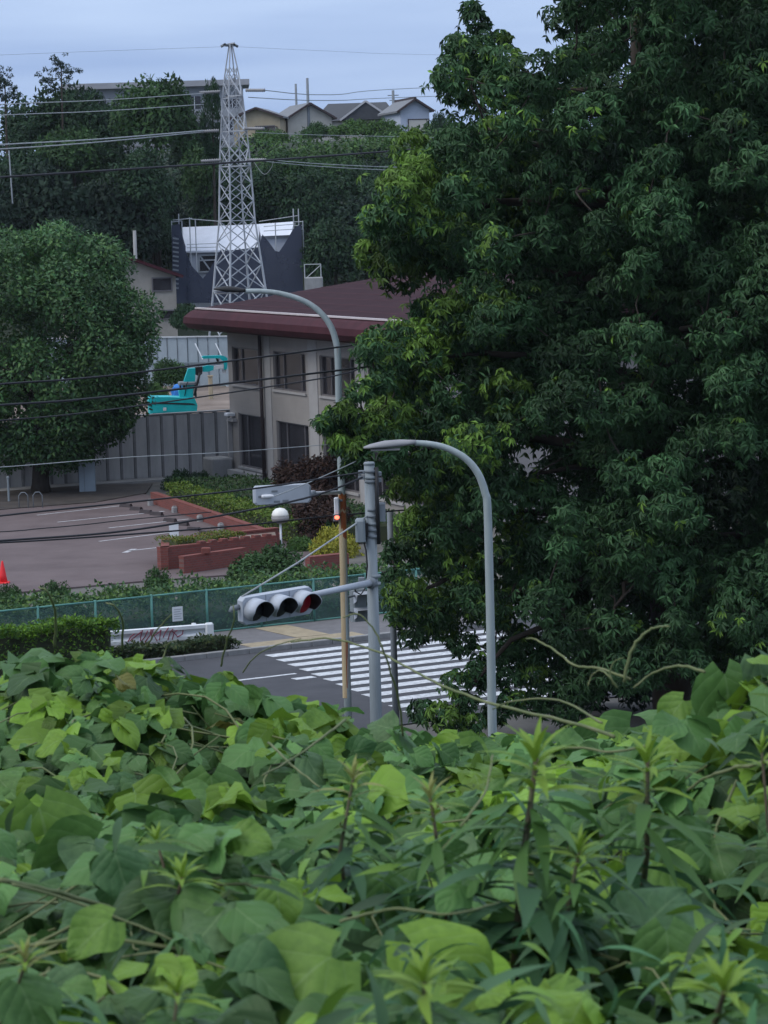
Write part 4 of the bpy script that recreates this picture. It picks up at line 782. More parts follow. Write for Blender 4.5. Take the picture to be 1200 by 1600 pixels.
lobes += [(712, 1062, 24, 59), (728, 1092, 20, 59), (690, 1118, 30, 58.6), (735, 1128, 26, 59), (775, 1112, 20, 59.5), (830, 1015, 26, 60), (812, 990, 22, 60), (885, 1108, 30, 60), (745, 30, 22, 60), (716, 70, 26, 60), (780, 60, 18, 60), (735, 10, 14, 60), (590, 345, 30, 60), (575, 390, 22, 60), (600, 410, 26, 60.3), (520, 664, 20, 60), (548, 650, 24, 60), (590, 540, 28, 60), (600, 620, 30, 60), (660, 480, 18, 60.4), (560, 690, 18, 60), (625, 960, 22, 60), (612, 860, 16, 60), (512, 655, 18, 57), (540, 640, 22, 56.8), (560, 610, 20, 57), (530, 690, 20, 57), (556, 700, 24, 56.9), (548, 728, 18, 57), (572, 660, 24, 57), (590, 590, 26, 57.5), (575, 545, 20, 57.4), (650, 985, 28, 60), (690, 955, 30, 60), (722, 1000, 24, 60), (745, 1045, 18, 59.5), (660, 1108, 22, 59), (800, 1008, 24, 60), (832, 1048, 28, 60), (860, 1080, 28, 60), (802, 1090, 22, 59.6), (640, 930, 26, 60), (780, 965, 26, 60), (620, 900, 20, 59.6), (640, 850, 26, 59.6), (772, 1020, 24, 60), (758, 1060, 18, 59.6), (800, 1052, 26, 60), (825, 1098, 26, 60), (850, 1020, 30, 60.5)]
lobes = [(x, y, r, min(d, 57.4) if (x < 600 and 590 < y < 745) else d) for x, y, r, d in lobes]
tr = P(1055, 1100, TD2); tr.z = 0; bt = thing('broadleaf_tree', 'huge dark evergreen tree filling the right side behind the curved lamp', 'tree', tr)
tm = MB(); top = P(1010, 380, TD2); m1 = P(1046, 880, TD2); m2 = P(1030, 700, TD2)
tm.tube([tr-Vector((0, 0, .2)), tr+Vector((0, 0, .5)), m1, m2, P(1015, 520, TD2), top, P(1000, 200, TD2), P(990, 0, TD2)], [.62, .46, .40, .36, .28, .22, .16, .08], 12); obj('trunk', tm, M['bark'], bt, True)
forks = [P(1046, 850, TD2), P(1036, 740, TD2), P(1025, 600, TD2), P(1012, 470, TD2), P(1004, 330, TD2), P(998, 160, TD2)]
bm = MB(); arms_ = []
for x, y, d in ((850, 480, 59), (700, 420, 60), (640, 560, 60), (840, 740, 59), (700, 800, 60), (640, 930, 60), (800, 930, 59), (760, 200, 60), (900, 140, 59), (1180, 700, 61), (1280, 480, 60), (1180, 250, 59), (1290, 850, 60), (960, 950, 57), (900, 300, 57), (1100, 500, 57), (940, 640, 57), (1150, 950, 59), (600, 350, 60), (550, 660, 60), (740, 1070, 59.2)):
    e = P(x, y, d); f_ = min(forks, key=lambda q: (q-e).length + max(0, (q.z-e.z))*1.2); limb(bm, f_, e, .13, .03, .5, 8); arms_.append(e)
nodes = list(arms_ + forks); todo = sorted([P(x, y, d) for x, y, r, d in lobes], key=lambda e: min((q-e).length for q in arms_ + forks))
for e in todo:
    f_ = min(nodes, key=lambda q: (q-e).length); limb(bm, f_, e, .024, .010, .3, 4); nodes.append(e)
obj('limbs', bm, M['bark'], bt, True)
pos, tips, nors, cols, scs = [], [], [], [], []
for x, y, r, d in lobes:
    c = np.array(P(x, y, d)); rm_ = r*d/FPX; n = int(290*rm_*rm_ + 26)
    p, o_ = lump(n, c, (rm_, rm_, rm_*.85), .35); far_ = rng.random(n) < .2; p[far_] = c + (p[far_]-c)*rng.uniform(1.0, 1.55, (far_.sum(), 1)); ax = norm(o_ + np.array([-.15, -.25, .25]) + .4*rdir(n))
    lit_fresh = random.choice((.08, .3, .85, .95)) if x < 700 else random.choice((.02, .06, .2, .7)) if x < 840 else random.choice((.0, .0, .02, .06))  # young growth, weighted to the left so side light is painted into leaf colour
    young_or_lit = rng.random(n) < lit_fresh*(.5 + .5*(o_[:, 2] > 0)); tone = 1 + .22*rng.normal()
    base = np.where(young_or_lit[:, None], np.array([.110, .20, .034]), np.array([.038, .090, .034]))*tone*(1 + .2*rng.normal(size=(n, 1)))
    K = 7; az = rng.random((n, 1))*6.28 + np.arange(K)[None]*(6.28/K) + .3*rng.normal(size=(n, K))
    u = norm(np.cross(ax, np.array([.3, .2, 1.0]))); v = np.cross(ax, u)
    rad = u[:, None]*np.cos(az)[..., None] + v[:, None]*np.sin(az)[..., None]
    t_ = norm(rad + .3*ax[:, None] - np.array([0, 0, .95]) + .2*rng.normal(size=(n, K, 3)))
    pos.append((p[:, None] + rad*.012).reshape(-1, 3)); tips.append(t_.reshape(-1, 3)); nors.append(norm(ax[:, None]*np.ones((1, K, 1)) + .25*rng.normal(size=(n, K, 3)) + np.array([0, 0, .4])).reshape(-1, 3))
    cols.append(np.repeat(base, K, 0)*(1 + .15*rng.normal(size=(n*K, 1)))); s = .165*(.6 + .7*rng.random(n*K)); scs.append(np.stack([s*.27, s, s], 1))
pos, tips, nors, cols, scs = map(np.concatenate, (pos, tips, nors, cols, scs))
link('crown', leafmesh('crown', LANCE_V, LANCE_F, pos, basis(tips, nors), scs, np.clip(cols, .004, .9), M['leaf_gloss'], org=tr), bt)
print('big tree leaves', len(pos))

# round tree at the left
c = P(64, 545, 121); q = P(64, 770, 121); q.z = 0; ct = thing('round_tree', 'dense dome shaped tree with cauliflower crown at the left of the car park', 'tree', q)
tm = MB(); tm.tube([q-Vector((0, 0, .1)), q+Vector((0, 0, .4)), q+Vector((.1, 0, 2)), q+Vector((0, 0, 4.5)), c], [.5, .36, .3, .26, .1], 10); obj('trunk', tm, M['bark'], ct, True)
bm = MB()
for k in range(14): a = k*2.4; limb(bm, q+Vector((0, 0, 2+k*.25)), c + Vector((math.cos(a)*3.2, math.sin(a)*3.2, random.uniform(-2.5, 3))), .11, .03, .3, 6)
obj('limbs', bm, M['bark'], ct, True)
lb = [(np.array(c), (3.2, 3.2, 3.6))]
for k in range(170):
    d_ = rdir(1)[0]; rx_, rz_ = (4.3, 4.8) if d_[2] > -.1 else (3.9, 5.0)
    if d_[2] < -.92: continue
    pt_ = np.array(c) + d_*np.array([rx_, rx_, rz_])*rng.uniform(.84, .98); r_ = rng.uniform(.6, 1.2); lb.append((pt_, (r_, r_, r_*.9)))
link('crown', foliage('crown', lb, 560, .165, (.054, .118, .044), M['leaf'], alt=(.085, .16, .05), frac=.2, org=q, aspect=.6, var=.15, nr=.16), ct)

# hillside trees: a few crowns shared between individuals
def crown_mesh(kind):
    lb = []
    if kind == 'broad':
        for k in range(75): d_ = rdir(1)[0]; d_[2] = abs(d_[2]) - .45*(rng.random() < .4); q_ = d_*np.array([.80, .80, .84])*rng.uniform(.6, 1); r_ = rng.uniform(.18, .34); lb.append((q_, (r_, r_, r_*.8)))
    elif kind == 'column':
        for k in range(85): z = rng.uniform(-1, .95); rr = .75*math.sqrt(max(.05, 1-abs(z)**2.2)); a = rng.random()*6.28; lb.append((np.array([math.cos(a)*rr*rng.uniform(.4, 1), math.sin(a)*rr*rng.uniform(.4, 1), z]), (.2, .2, .17)))
    elif kind == 'sparse':
        for k in range(46): d_ = rdir(1)[0]; q_ = d_*np.array([.95, .95, .95])*rng.uniform(.35, 1); r_ = rng.uniform(.10, .2); lb.append((q_, (r_, r_, r_*.6)))
    else:
        for k in range(70): d_ = rdir(1)[0]; d_[2] = abs(d_[2])*.8; q_ = d_*np.array([1, 1, .75])*rng.uniform(.6, 1); r_ = rng.uniform(.16, .30); lb.append((q_, (r_, r_, r_*.75)))
    return foliage('crown', lb, {'broad': 1800, 'column': 1800, 'sparse': 2600, 'bush': 1600}[kind], .085 if kind != 'sparse' else .075, (.9, .9, .9), None, alt=(1.25, 1.3, .9), frac=.2, aspect=.62, var=.22, nr=.2)
def tinted(name, tint):
    m = leafmat(name, .6, .18, spec=.12); t = m.node_tree; a = [n for n in t.nodes if n.type == 'ATTRIBUTE'][0]
    mixn = t.nodes.new('ShaderNodeMix'); mixn.data_type = 'RGBA'; mixn.blend_type = 'MULTIPLY'; mixn.inputs['Factor'].default_value = 1; mixn.inputs[7].default_value = (*tint, 1)
    tg = [l.to_socket for l in a.outputs['Color'].links]
    for s_ in tg: t.links.new(mixn.outputs[2], s_)
    t.links.new(a.outputs['Color'], mixn.inputs[6]); return m
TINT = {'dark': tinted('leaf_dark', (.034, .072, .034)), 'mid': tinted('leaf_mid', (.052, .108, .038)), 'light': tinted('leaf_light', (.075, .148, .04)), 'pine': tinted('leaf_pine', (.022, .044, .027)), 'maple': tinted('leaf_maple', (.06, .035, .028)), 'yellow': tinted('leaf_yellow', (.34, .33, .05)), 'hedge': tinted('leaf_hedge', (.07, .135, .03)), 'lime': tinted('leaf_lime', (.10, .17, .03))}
_crowns = {}
def crown_of(kind, var):
    if (kind, var) not in _crowns: _crowns[(kind, var)] = crown_mesh(kind)
    return _crowns[(kind, var)]
_mats = {}
def with_mat(me, key, tint):
    if (key, tint) not in _mats: m2_ = me.copy(); m2_.materials.clear(); m2_.materials.append(TINT[tint]); _mats[(key, tint)] = m2_
    return _mats[(key, tint)]
def tree(label, px, ptop, pbot, d, wpx, kind, tint, grp='trees on the hillside', name='hillside_tree', cat='tree', var=0, zg=None, trunk=True, bark='bark', sq=1.0):
    t_, b_ = P(px, ptop, d), P(px, pbot, d); z0_ = float(hill_z(t_.x, d)) if zg is None else zg; rx_ = wpx/2*d/FPX; rz_ = (t_.z-b_.z)/2; off = .5
    if kind == 'bush': rz_, off = (t_.z-b_.z)*.95, 0.0; rx_ *= .95
    if kind == 'broad': rz_, off = (t_.z-b_.z)*.66, .36; rx_ *= 1.1
    t = thing(name, label, cat, (t_.x, d, z0_), grp); cz = b_.z + (t_.z-b_.z)*off
    cr_ = link('crown', with_mat(crown_of(kind, var), (kind, var), tint), t, (0, 0, cz-z0_)); cr_.scale = (rx_, rx_*sq, rz_); cr_.rotation_euler = (0, 0, random.uniform(0, 6.28))
    if trunk and cz - z0_ > .6:
        mb = MB(Frame((t_.x, d, z0_))); tr_ = max(.1, rx_*.06); mb.tube([(0, 0, -.3), (0, 0, (cz-z0_)*.5), (tr_, 0, cz-z0_+rz_*.3)], [tr_*1.3, tr_, tr_*.4], 7); obj('trunk', mb, M[bark], t, True)
    return t
HT = [ # label, px, top, bottom, depth, width, kind, tint
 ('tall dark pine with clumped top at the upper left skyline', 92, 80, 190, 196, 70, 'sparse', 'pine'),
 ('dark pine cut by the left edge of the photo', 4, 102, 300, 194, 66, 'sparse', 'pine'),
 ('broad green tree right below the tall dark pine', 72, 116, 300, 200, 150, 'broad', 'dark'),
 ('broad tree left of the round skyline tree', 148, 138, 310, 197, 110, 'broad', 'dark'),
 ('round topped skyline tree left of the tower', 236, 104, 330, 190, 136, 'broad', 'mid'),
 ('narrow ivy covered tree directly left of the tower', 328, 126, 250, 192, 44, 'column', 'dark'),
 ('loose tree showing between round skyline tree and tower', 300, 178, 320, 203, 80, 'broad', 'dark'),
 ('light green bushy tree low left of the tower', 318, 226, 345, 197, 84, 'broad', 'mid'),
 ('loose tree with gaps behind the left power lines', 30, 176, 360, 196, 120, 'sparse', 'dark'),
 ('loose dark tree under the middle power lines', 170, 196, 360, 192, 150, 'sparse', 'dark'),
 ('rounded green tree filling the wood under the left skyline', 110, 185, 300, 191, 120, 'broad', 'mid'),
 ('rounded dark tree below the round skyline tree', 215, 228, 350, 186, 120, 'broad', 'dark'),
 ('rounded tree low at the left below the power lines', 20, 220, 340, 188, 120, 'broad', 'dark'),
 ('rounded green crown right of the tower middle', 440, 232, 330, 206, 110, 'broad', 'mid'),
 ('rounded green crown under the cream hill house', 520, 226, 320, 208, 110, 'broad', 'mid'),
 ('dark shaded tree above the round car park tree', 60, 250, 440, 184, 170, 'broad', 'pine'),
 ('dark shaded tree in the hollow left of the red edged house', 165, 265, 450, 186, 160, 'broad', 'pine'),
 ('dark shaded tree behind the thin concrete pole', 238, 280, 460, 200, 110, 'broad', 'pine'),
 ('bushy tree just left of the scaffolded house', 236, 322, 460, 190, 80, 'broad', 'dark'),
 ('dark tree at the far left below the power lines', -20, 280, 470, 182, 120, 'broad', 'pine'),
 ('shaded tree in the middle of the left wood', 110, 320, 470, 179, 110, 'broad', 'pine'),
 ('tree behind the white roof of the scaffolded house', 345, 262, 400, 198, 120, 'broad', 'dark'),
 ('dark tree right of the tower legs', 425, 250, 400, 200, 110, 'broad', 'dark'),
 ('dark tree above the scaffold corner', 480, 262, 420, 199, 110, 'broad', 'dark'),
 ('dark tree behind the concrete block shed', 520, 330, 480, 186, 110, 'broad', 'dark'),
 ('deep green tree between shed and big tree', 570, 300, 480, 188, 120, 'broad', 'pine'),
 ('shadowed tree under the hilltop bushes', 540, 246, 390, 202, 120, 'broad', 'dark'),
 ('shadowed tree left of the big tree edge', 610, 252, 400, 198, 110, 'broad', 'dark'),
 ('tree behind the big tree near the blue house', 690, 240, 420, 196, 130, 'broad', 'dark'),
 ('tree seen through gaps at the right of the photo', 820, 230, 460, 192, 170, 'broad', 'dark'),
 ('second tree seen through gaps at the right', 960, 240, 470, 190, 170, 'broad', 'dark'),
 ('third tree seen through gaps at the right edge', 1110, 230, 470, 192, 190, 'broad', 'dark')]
HT = [(h_[0], h_[1], h_[2], min(h_[3], h_[2] + 1.08*h_[5]) if h_[6] != 'column' else h_[3], *h_[4:]) for h_ in HT]
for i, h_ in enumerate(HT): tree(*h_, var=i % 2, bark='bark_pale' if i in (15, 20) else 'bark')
def on_hill(px, py):
    v = ray(px, py)
    for d in np.arange(150, 300, .5):
        q = CAM + v*(d/v.y)
        if q.z < hill_z(q.x, q.y): return q
    return None
lbs = {'light': [], 'dark': []}
for py in range(150, 470, 13):
    for px in range(-60, 1260, 26):
        q = on_hill(px + random.uniform(-14, 14), py + random.uniform(-7, 7))
        if q is None or q.y > 238 or (250 < px < 495 and 315 < py < 470 and q.y < 200): continue
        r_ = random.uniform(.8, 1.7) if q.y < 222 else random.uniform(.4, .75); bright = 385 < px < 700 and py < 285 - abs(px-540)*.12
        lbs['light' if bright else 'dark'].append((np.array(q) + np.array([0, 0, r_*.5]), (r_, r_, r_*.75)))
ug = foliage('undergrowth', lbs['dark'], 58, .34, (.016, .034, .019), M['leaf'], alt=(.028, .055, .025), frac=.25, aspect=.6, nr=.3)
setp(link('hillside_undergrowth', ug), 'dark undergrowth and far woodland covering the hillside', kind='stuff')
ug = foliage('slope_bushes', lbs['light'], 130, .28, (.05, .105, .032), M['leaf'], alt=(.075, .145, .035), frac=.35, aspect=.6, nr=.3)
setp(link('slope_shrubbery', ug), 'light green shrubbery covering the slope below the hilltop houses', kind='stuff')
for i, (lab, px, py, wp, hp_, tn) in enumerate((('bushy light green shrub hiding the foot of the cream gable', 492, 208, 50, 30, 'mid'), ('green bush left of the pale blue house', 600, 205, 60, 34, 'light'), ('leafy bush beside the right wall of the blue house', 684, 212, 46, 60, 'dark'), ('green bush below the beige hill house', 420, 222, 70, 36, 'light'), ('bright bush under the long dark roof', 548, 204, 80, 30, 'light'))):
    q = on_hill(px, py); q = q if q else P(px, py, 240); tree(lab, px, py-hp_, py+6, q.y, wp, 'bush', tn, 'bushes on the green slope', 'slope_bush', 'bush', var=i % 2, trunk=False, zg=float(hill_z(q.x, q.y)))
tree('low shrub between the red edged house and the maroon roof', 292, 455, 510, 160, 70, 'bush', 'dark', None, 'yard_shrub', 'shrub', zg=2.5, trunk=False)
tree('green bush standing in front of the site hoarding', 266, 553, 612, 145, 62, 'broad', 'mid', None, 'yard_shrub', 'shrub', zg=2.5, trunk=False)
tree('weedy shrub left of the excavator seat', 243, 585, 620, 140, 40, 'bush', 'light', None, 'yard_shrub', 'shrub', zg=2.5, trunk=False)
# garden shrubs in front of the building
def shrub(label, px, ptop, pbot, wpx, tint, kind='bush', name='garden_shrub', sq=1.0, var=0, lift=0.0):
    g = G(px, pbot, lift); return tree(label, px, ptop, pbot, g.y, wpx, kind, tint, None, name, 'shrub', var=var, zg=lift, trunk=False, sq=sq)
shrub('dark round shrub at the far corner of the hedge bed', 278, 716, 764, 54, 'dark')
shrub('small dark shrub right behind the corner shrub', 312, 725, 756, 40, 'dark', var=1)
shrub('reddish brown maple shrub before the ground floor windows', 480, 702, 785, 116, 'maple', 'broad', 'maple_shrub')
shrub('second reddish maple shrub behind the far traffic light', 498, 758, 846, 108, 'maple', 'broad', 'maple_shrub', var=1)
shrub('yellow leaved shrub beside the rusty pole', 520, 796, 868, 88, 'yellow', 'bush')
shrub('round green bush in front of the brick planter', 412, 842, 944, 134, 'mid', 'broad')
shrub('green bush right of the round bush', 462, 868, 935, 70, 'mid', 'bush', var=1)
shrub('pale green bush left of the round bush', 345, 884, 942, 74, 'light', 'bush')
shrub('leafy shrub behind the fence at the cone', 12, 906, 985, 62, 'mid', 'broad')
shrub('small round shrub behind the fence next to the cone shrub', 86, 906, 970, 58, 'mid', 'broad', var=1)
shrub('tall weedy shrub behind the fence left of the notice', 166, 898, 966, 60, 'light', 'bush')
shrub('thin weedy shrub behind the fence above the notice', 204, 900, 966, 60, 'mid', 'bush', var=1)
shrub('rounded leafy shrub behind the fence at the planter corner', 246, 884, 960, 52, 'mid', 'broad', var=1)
shrub('low light shrub behind the fence right of the notice', 300, 903, 965, 70, 'light', 'bush', var=1)
shrub('shaded low shrub behind the fence under the traffic light', 430, 908, 962, 90, 'dark', 'bush')
shrub('shaded shrub right behind the fence beside the pedestrian signal', 510, 900, 950, 70, 'mid', 'bush', var=1)
shrub('ground shrub below the yellow leaved shrub', 470, 826, 860, 60, 'light', 'bush')
shrub('bright green bush at the right edge behind the vines', 1190, 950, 1060, 80, 'lime', 'broad')
shrub('dark undergrowth below the big tree, right side', 1090, 965, 1090, 170, 'pine', 'broad')
shrub('dark undergrowth below the big tree, left of the trunk', 950, 985, 1110, 170, 'pine', 'broad', var=1)
shrub('leafy weeds behind the fence at far left', 50, 935, 985, 60, 'dark', 'bush', var=1)
shrub('leafy weeds behind the fence below the planter', 130, 930, 980, 70, 'dark', 'bush')
shrub('leafy weeds behind the fence centre', 370, 915, 965, 80, 'dark', 'bush', var=1)
def hedge(name, label, F, x0, x1, y0, y1, z0, z1, base, alt, n, size, frac=.3, cat='hedge'):
    xs_ = rng.uniform(x0, x1, n); ys_ = rng.uniform(y0, y1, n); t_ = rng.random(n)
    zs_ = z0 + (z1-z0)*np.where(rng.random(n) < .55, .82 + .2*t_, t_); side = rng.random(n) < .3; ys_[side] = y0 + .12*rng.random(side.sum())
    zs_ += .05*np.sin(xs_*3.1) + .04*np.sin(xs_*7+ys_*5) + (.16*np.sin(xs_*2.3+1)*np.sin(xs_*5.1+ys_*2) if name == 'verge_shrubs' else 0)
    p = np.stack([np.array(F(x, y, z)) for x, y, z in zip(xs_, ys_, zs_)]); c = colours(n, base, .3, alt, frac); k = zs_ > z0 + .75*(z1-z0)
    nor = norm(rdir(n)*.8 + np.array([0, -.3, .8])); tip = norm(rdir(n) + np.array([0, 0, .2])); s = size*(.7+.6*rng.random(n))
    t = thing(name, label, cat, F((x0+x1)/2, (y0+y1)/2, 0)); o_ = ORG[t.name]
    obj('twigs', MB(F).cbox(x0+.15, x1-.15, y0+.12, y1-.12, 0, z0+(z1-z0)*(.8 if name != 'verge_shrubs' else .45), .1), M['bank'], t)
    link('foliage', leafmesh('foliage', CARD_V, CARD_F, p, basis(tip, nor), np.stack([s*.6, s, s], 1), c, M['leaf'], org=o_, smooth=False), t)
hedge('clipped_hedge', 'clipped bright green hedge beside the road at left', RF, -9, -2.2, -.1, .9, .1, 1.25, (.06, .135, .02), (.12, .23, .022), 10000, .085, .5)
hedge('kerb_weeds', 'straggling dark weeds along the kerb below the guard rail', RF, -2.4, 1.3, .3, 1.0, .1, .36, (.035, .06, .025), (.07, .09, .035), 2000, .10, cat='weeds')
hedge('verge_shrubs', 'mixed dark green weeds and shrubs packed behind the mesh fence', RF, -9.5, 9.5, 3.95, 6.6, .1, 1.12, (.05, .105, .04), (.10, .175, .045), 17000, .12, cat='shrubs')
a_, b_ = G(243, 764, .6), G(432, 822, .6); v_ = b_-a_; HF2 = Frame((a_.x, a_.y), math.atan2(v_.y, v_.x))
hedge('low_hedge', 'low yellow green hedge along the brick edging', HF2, 0, v_.length+.8, .35, 1.25, .1, .78, (.08, .135, .022), (.14, .19, .03), 9000, .09)
hedge('ground_cover_bed', 'dark green ground cover bed between hedge and building', HF2, -3, v_.length+1.5, 1.4, 4.6, .1, .72, (.026, .06, .02), (.045, .085, .025), 14000, .10, cat='shrubs')
FB = Frame((A.x+.25, A.y+.3), math.atan2((C_-A).y, (C_-A).x)); hedge('planter_grass', 'yellowish low plants growing in the raised brick planter', FB, .35, 3.0, .15, 1.6, .45, .85, (.10, .13, .02), (.16, .15, .03), 2500, .07, cat='plants')

# ------------------------------------------------------------------ kudzu on the bank
def kleaf(lobed, rows, cols_, cup, droopk, seed):
    rs = np.random.default_rng(seed); V, UV = [], []
    vs_ = np.linspace(0, 1, rows)
    wp = {0: ([0, .04, .12, .25, .4, .55, .7, .85, .95, 1], [.26, .62, .84, .98, 1.0, .88, .68, .40, .17, 0]),
          1: ([0, .04, .12, .25, .36, .46, .54, .7, .85, .95, 1], [.26, .60, .82, .99, 1.05, 1.0, .86, .65, .39, .17, 0]),
          2: ([0, .04, .12, .25, .36, .46, .54, .7, .85, .95, 1], [.26, .62, .87, 1.05, 1.12, 1.0, .80, .59, .37, .16, 0])}[lobed]
    ph = rs.uniform(0, 6.28, 3)
    for v in vs_:
        w_ = np.interp(v, *wp)*.54
        for u in np.linspace(-1, 1, cols_):
            asym = 1.0 if (lobed != 1 or u < 0) else (1 - .22*math.exp(-((v-.36)/.12)**2))
            x = u*w_*asym; y = v - .10*abs(u)**1.5*math.exp(-v*6)*2.0 - (.07*abs(u) if lobed and .3 < v < .5 else 0)
            z = cup*abs(u)**1.3*w_ - droopk*v*v + .045*math.sin(6*v+ph[0]+2*u) + .03*math.sin(9*u*w_+ph[1]+5*v) - .09*max(0, abs(u)-.5)*(1+math.sin(11*v+ph[2])) + .12*u*w_*math.sin(2.2*v+ph[1])
            V.append((x, y, z)); UV.append((u, v))
    F_ = [(j*cols_+i, j*cols_+i+1, (j+1)*cols_+i+1, (j+1)*cols_+i) for j in range(rows-1) for i in range(cols_-1)]
    return np.array(V), F_, np.array(UV)
T_HI = [kleaf(a, 12, 7, c, dd, k) for k, (a, c, dd) in enumerate(((2, .10, .22), (1, .18, .12), (2, -.12, .30), (0, .2, .18), (2, .14, .16), (0, -.1, .3), (0, -.14, .36), (1, .18, .25), (0, .16, .08), (1, .05, .36)))]
T_MD = [kleaf(a, 8, 5, c, dd, k) for k, (a, c, dd) in enumerate(((2, .10, .22), (1, .18, .12), (2, -.12, .30), (0, .2, .18), (2, .14, .16), (0, -.1, .3), (0, -.14, .36), (1, .18, .25), (0, .16, .08), (1, .05, .36)))]
T_LO = [kleaf(a, 6, 3, c, dd, k) for k, (a, c, dd) in enumerate(((2, .10, .22), (1, .18, .12), (2, -.12, .30), (0, .2, .18), (2, .14, .16), (0, -.1, .3), (0, -.14, .36), (1, .18, .25), (0, .16, .08), (1, .05, .36)))]
# petiole tops spread over the bank; three leaflets each
def scatter(n, d0, d1, spread):
    d = np.sqrt(rng.uniform(d0*d0, d1*d1, n)); x = rng.uniform(-1, 1, n)*(spread*d + .8); return x, d
xa, da = scatter(15500, 2.3, 12.8, .17); xb, db = scatter(800, 13, 18, .2)
X, D = np.concatenate([xa, xb]), np.concatenate([da, db]); n = len(X)
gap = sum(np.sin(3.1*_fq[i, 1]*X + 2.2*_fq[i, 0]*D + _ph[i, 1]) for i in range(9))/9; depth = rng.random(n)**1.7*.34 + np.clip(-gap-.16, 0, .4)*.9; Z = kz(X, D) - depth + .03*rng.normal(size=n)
e = .06; gx = (kz(X+e, D)-kz(X-e, D))/(2*e); gy = (kz(X, D+e)-kz(X, D-e))/(2*e); up_n = norm(np.stack([-gx, -gy, np.ones(n)], 1))
az = rng.uniform(0, 6.28, n); head = np.stack([np.cos(az), np.sin(az)*.8-.45, np.zeros(n)], 1)
pos, tips, nors, szs, cols, tid, big = [], [], [], [], [], [], []
size = np.clip(.092 + .026*rng.normal(size=n), .045, .165); size = np.where(D < 5.0, size*.86, size)
tone = np.clip(1 + .28*rng.normal(size=(n, 1)), .45, 1.7); young_or_lit = rng.random(n) < .28; yellow = rng.random(n) < .012
base = np.where(young_or_lit[:, None], np.array([.145, .262, .028]), np.array([.072, .162, .044])); base = np.where(yellow[:, None], np.array([.20, .20, .05]), base)
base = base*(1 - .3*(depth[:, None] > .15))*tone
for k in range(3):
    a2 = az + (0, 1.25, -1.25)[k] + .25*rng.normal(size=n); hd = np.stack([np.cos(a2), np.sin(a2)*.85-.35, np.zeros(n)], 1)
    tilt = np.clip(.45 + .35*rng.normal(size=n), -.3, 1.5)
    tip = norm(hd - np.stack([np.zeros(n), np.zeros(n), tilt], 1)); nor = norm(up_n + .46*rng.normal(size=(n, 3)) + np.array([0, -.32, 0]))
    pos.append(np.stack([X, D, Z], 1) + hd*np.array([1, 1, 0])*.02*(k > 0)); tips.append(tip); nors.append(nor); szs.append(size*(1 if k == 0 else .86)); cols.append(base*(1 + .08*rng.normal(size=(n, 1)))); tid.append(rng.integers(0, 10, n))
pos, tips, nors, szs, cols, tid = map(np.concatenate, (pos, tips, nors, szs, cols, tid)); dep3 = np.tile(depth, 3); cols = np.clip(cols, .01, .8)
B = basis(tips, nors); px, py = pixels(pos + tips*szs[:, None]*.5)
kd = thing('kudzu_thicket', 'dense green kudzu vines covering the bank in the foreground', 'vines', (0, 7, 8.5)); ko = np.array([0, 7, 8.5])
score = szs/pos[:, 1]*(np.abs(nors @ np.array(fw))+.2)*np.exp(-dep3*14); vis = (px > 0) & (px < 1200) & (py > 960) & (py < 1600); score = np.where(vis, score, 0)
# keep the singled-out leaves spread over the picture: the best few of every patch
chosen = np.zeros(len(pos), bool); order = np.argsort(-score); cell = {}
for i in order:
    if chosen.sum() >= 278 or score[i] <= 0: break
    key = (int(px[i]//75), int(py[i]//60))
    if cell.get(key, 0) < 3: cell[key] = cell.get(key, 0)+1; chosen[i] = True
pal = [np.array(c_) for c_ in ((.070, .156, .043), (.084, .178, .042), (.056, .132, .046), (.145, .262, .028), (.11, .21, .032), (.080, .152, .058))]
tmpl = {}
for i in np.where(chosen)[0]:
    ci = int(np.argmin([np.abs(np.log(cols[i]/c_)).sum() for c_ in pal])); key = (int(tid[i]), ci)
    if key not in tmpl:
        V, F_, UV = T_HI[key[0]]; tmpl[key] = leafmesh('leaf', V, F_, np.zeros((1, 3)), np.eye(3)[None], np.ones(1), pal[ci][None], M['kudzu'], UV)
    ob = bpy.data.objects.new('leaf', tmpl[key]); COL.objects.link(ob); ob.parent = kd
    m4 = np.eye(4); m4[:3, :3] = B[i]*szs[i]; m4[:3, 3] = pos[i]-ko; ob.matrix_basis = Matrix(m4.tolist())
rest = ~chosen; near = pos[:, 1] < 6
for hi in (True, False):
    for k in range(10):
        sel = rest & (near == hi) & (tid == k); V, F_, UV = (T_MD if hi else T_LO)[k]
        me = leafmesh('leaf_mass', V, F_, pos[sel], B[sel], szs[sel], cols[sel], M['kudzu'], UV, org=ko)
        if k == 0: masses = []
        masses.append(me)
    # joined into one part
    import bmesh
    bmx = bmesh.new()
    for me in masses: bmx.from_mesh(me)
    jm = bpy.data.meshes.new('leaf_mass'); bmx.to_mesh(jm); bmx.free(); jm.materials.append(M['kudzu'])
    ob = link('leaf_mass' if hi else 'far_leaf_mass', jm, kd); ob['kind'] = 'stuff'
def on_kudzu(px_, py_, lift=.04):
    v = ray(px_, py_); d = 2.2
    while d < 12.5:
        q = CAM + v*(d/v.y)
        if q.z < float(kz(q.x, d)) + lift: return q
        d += .04
    return None
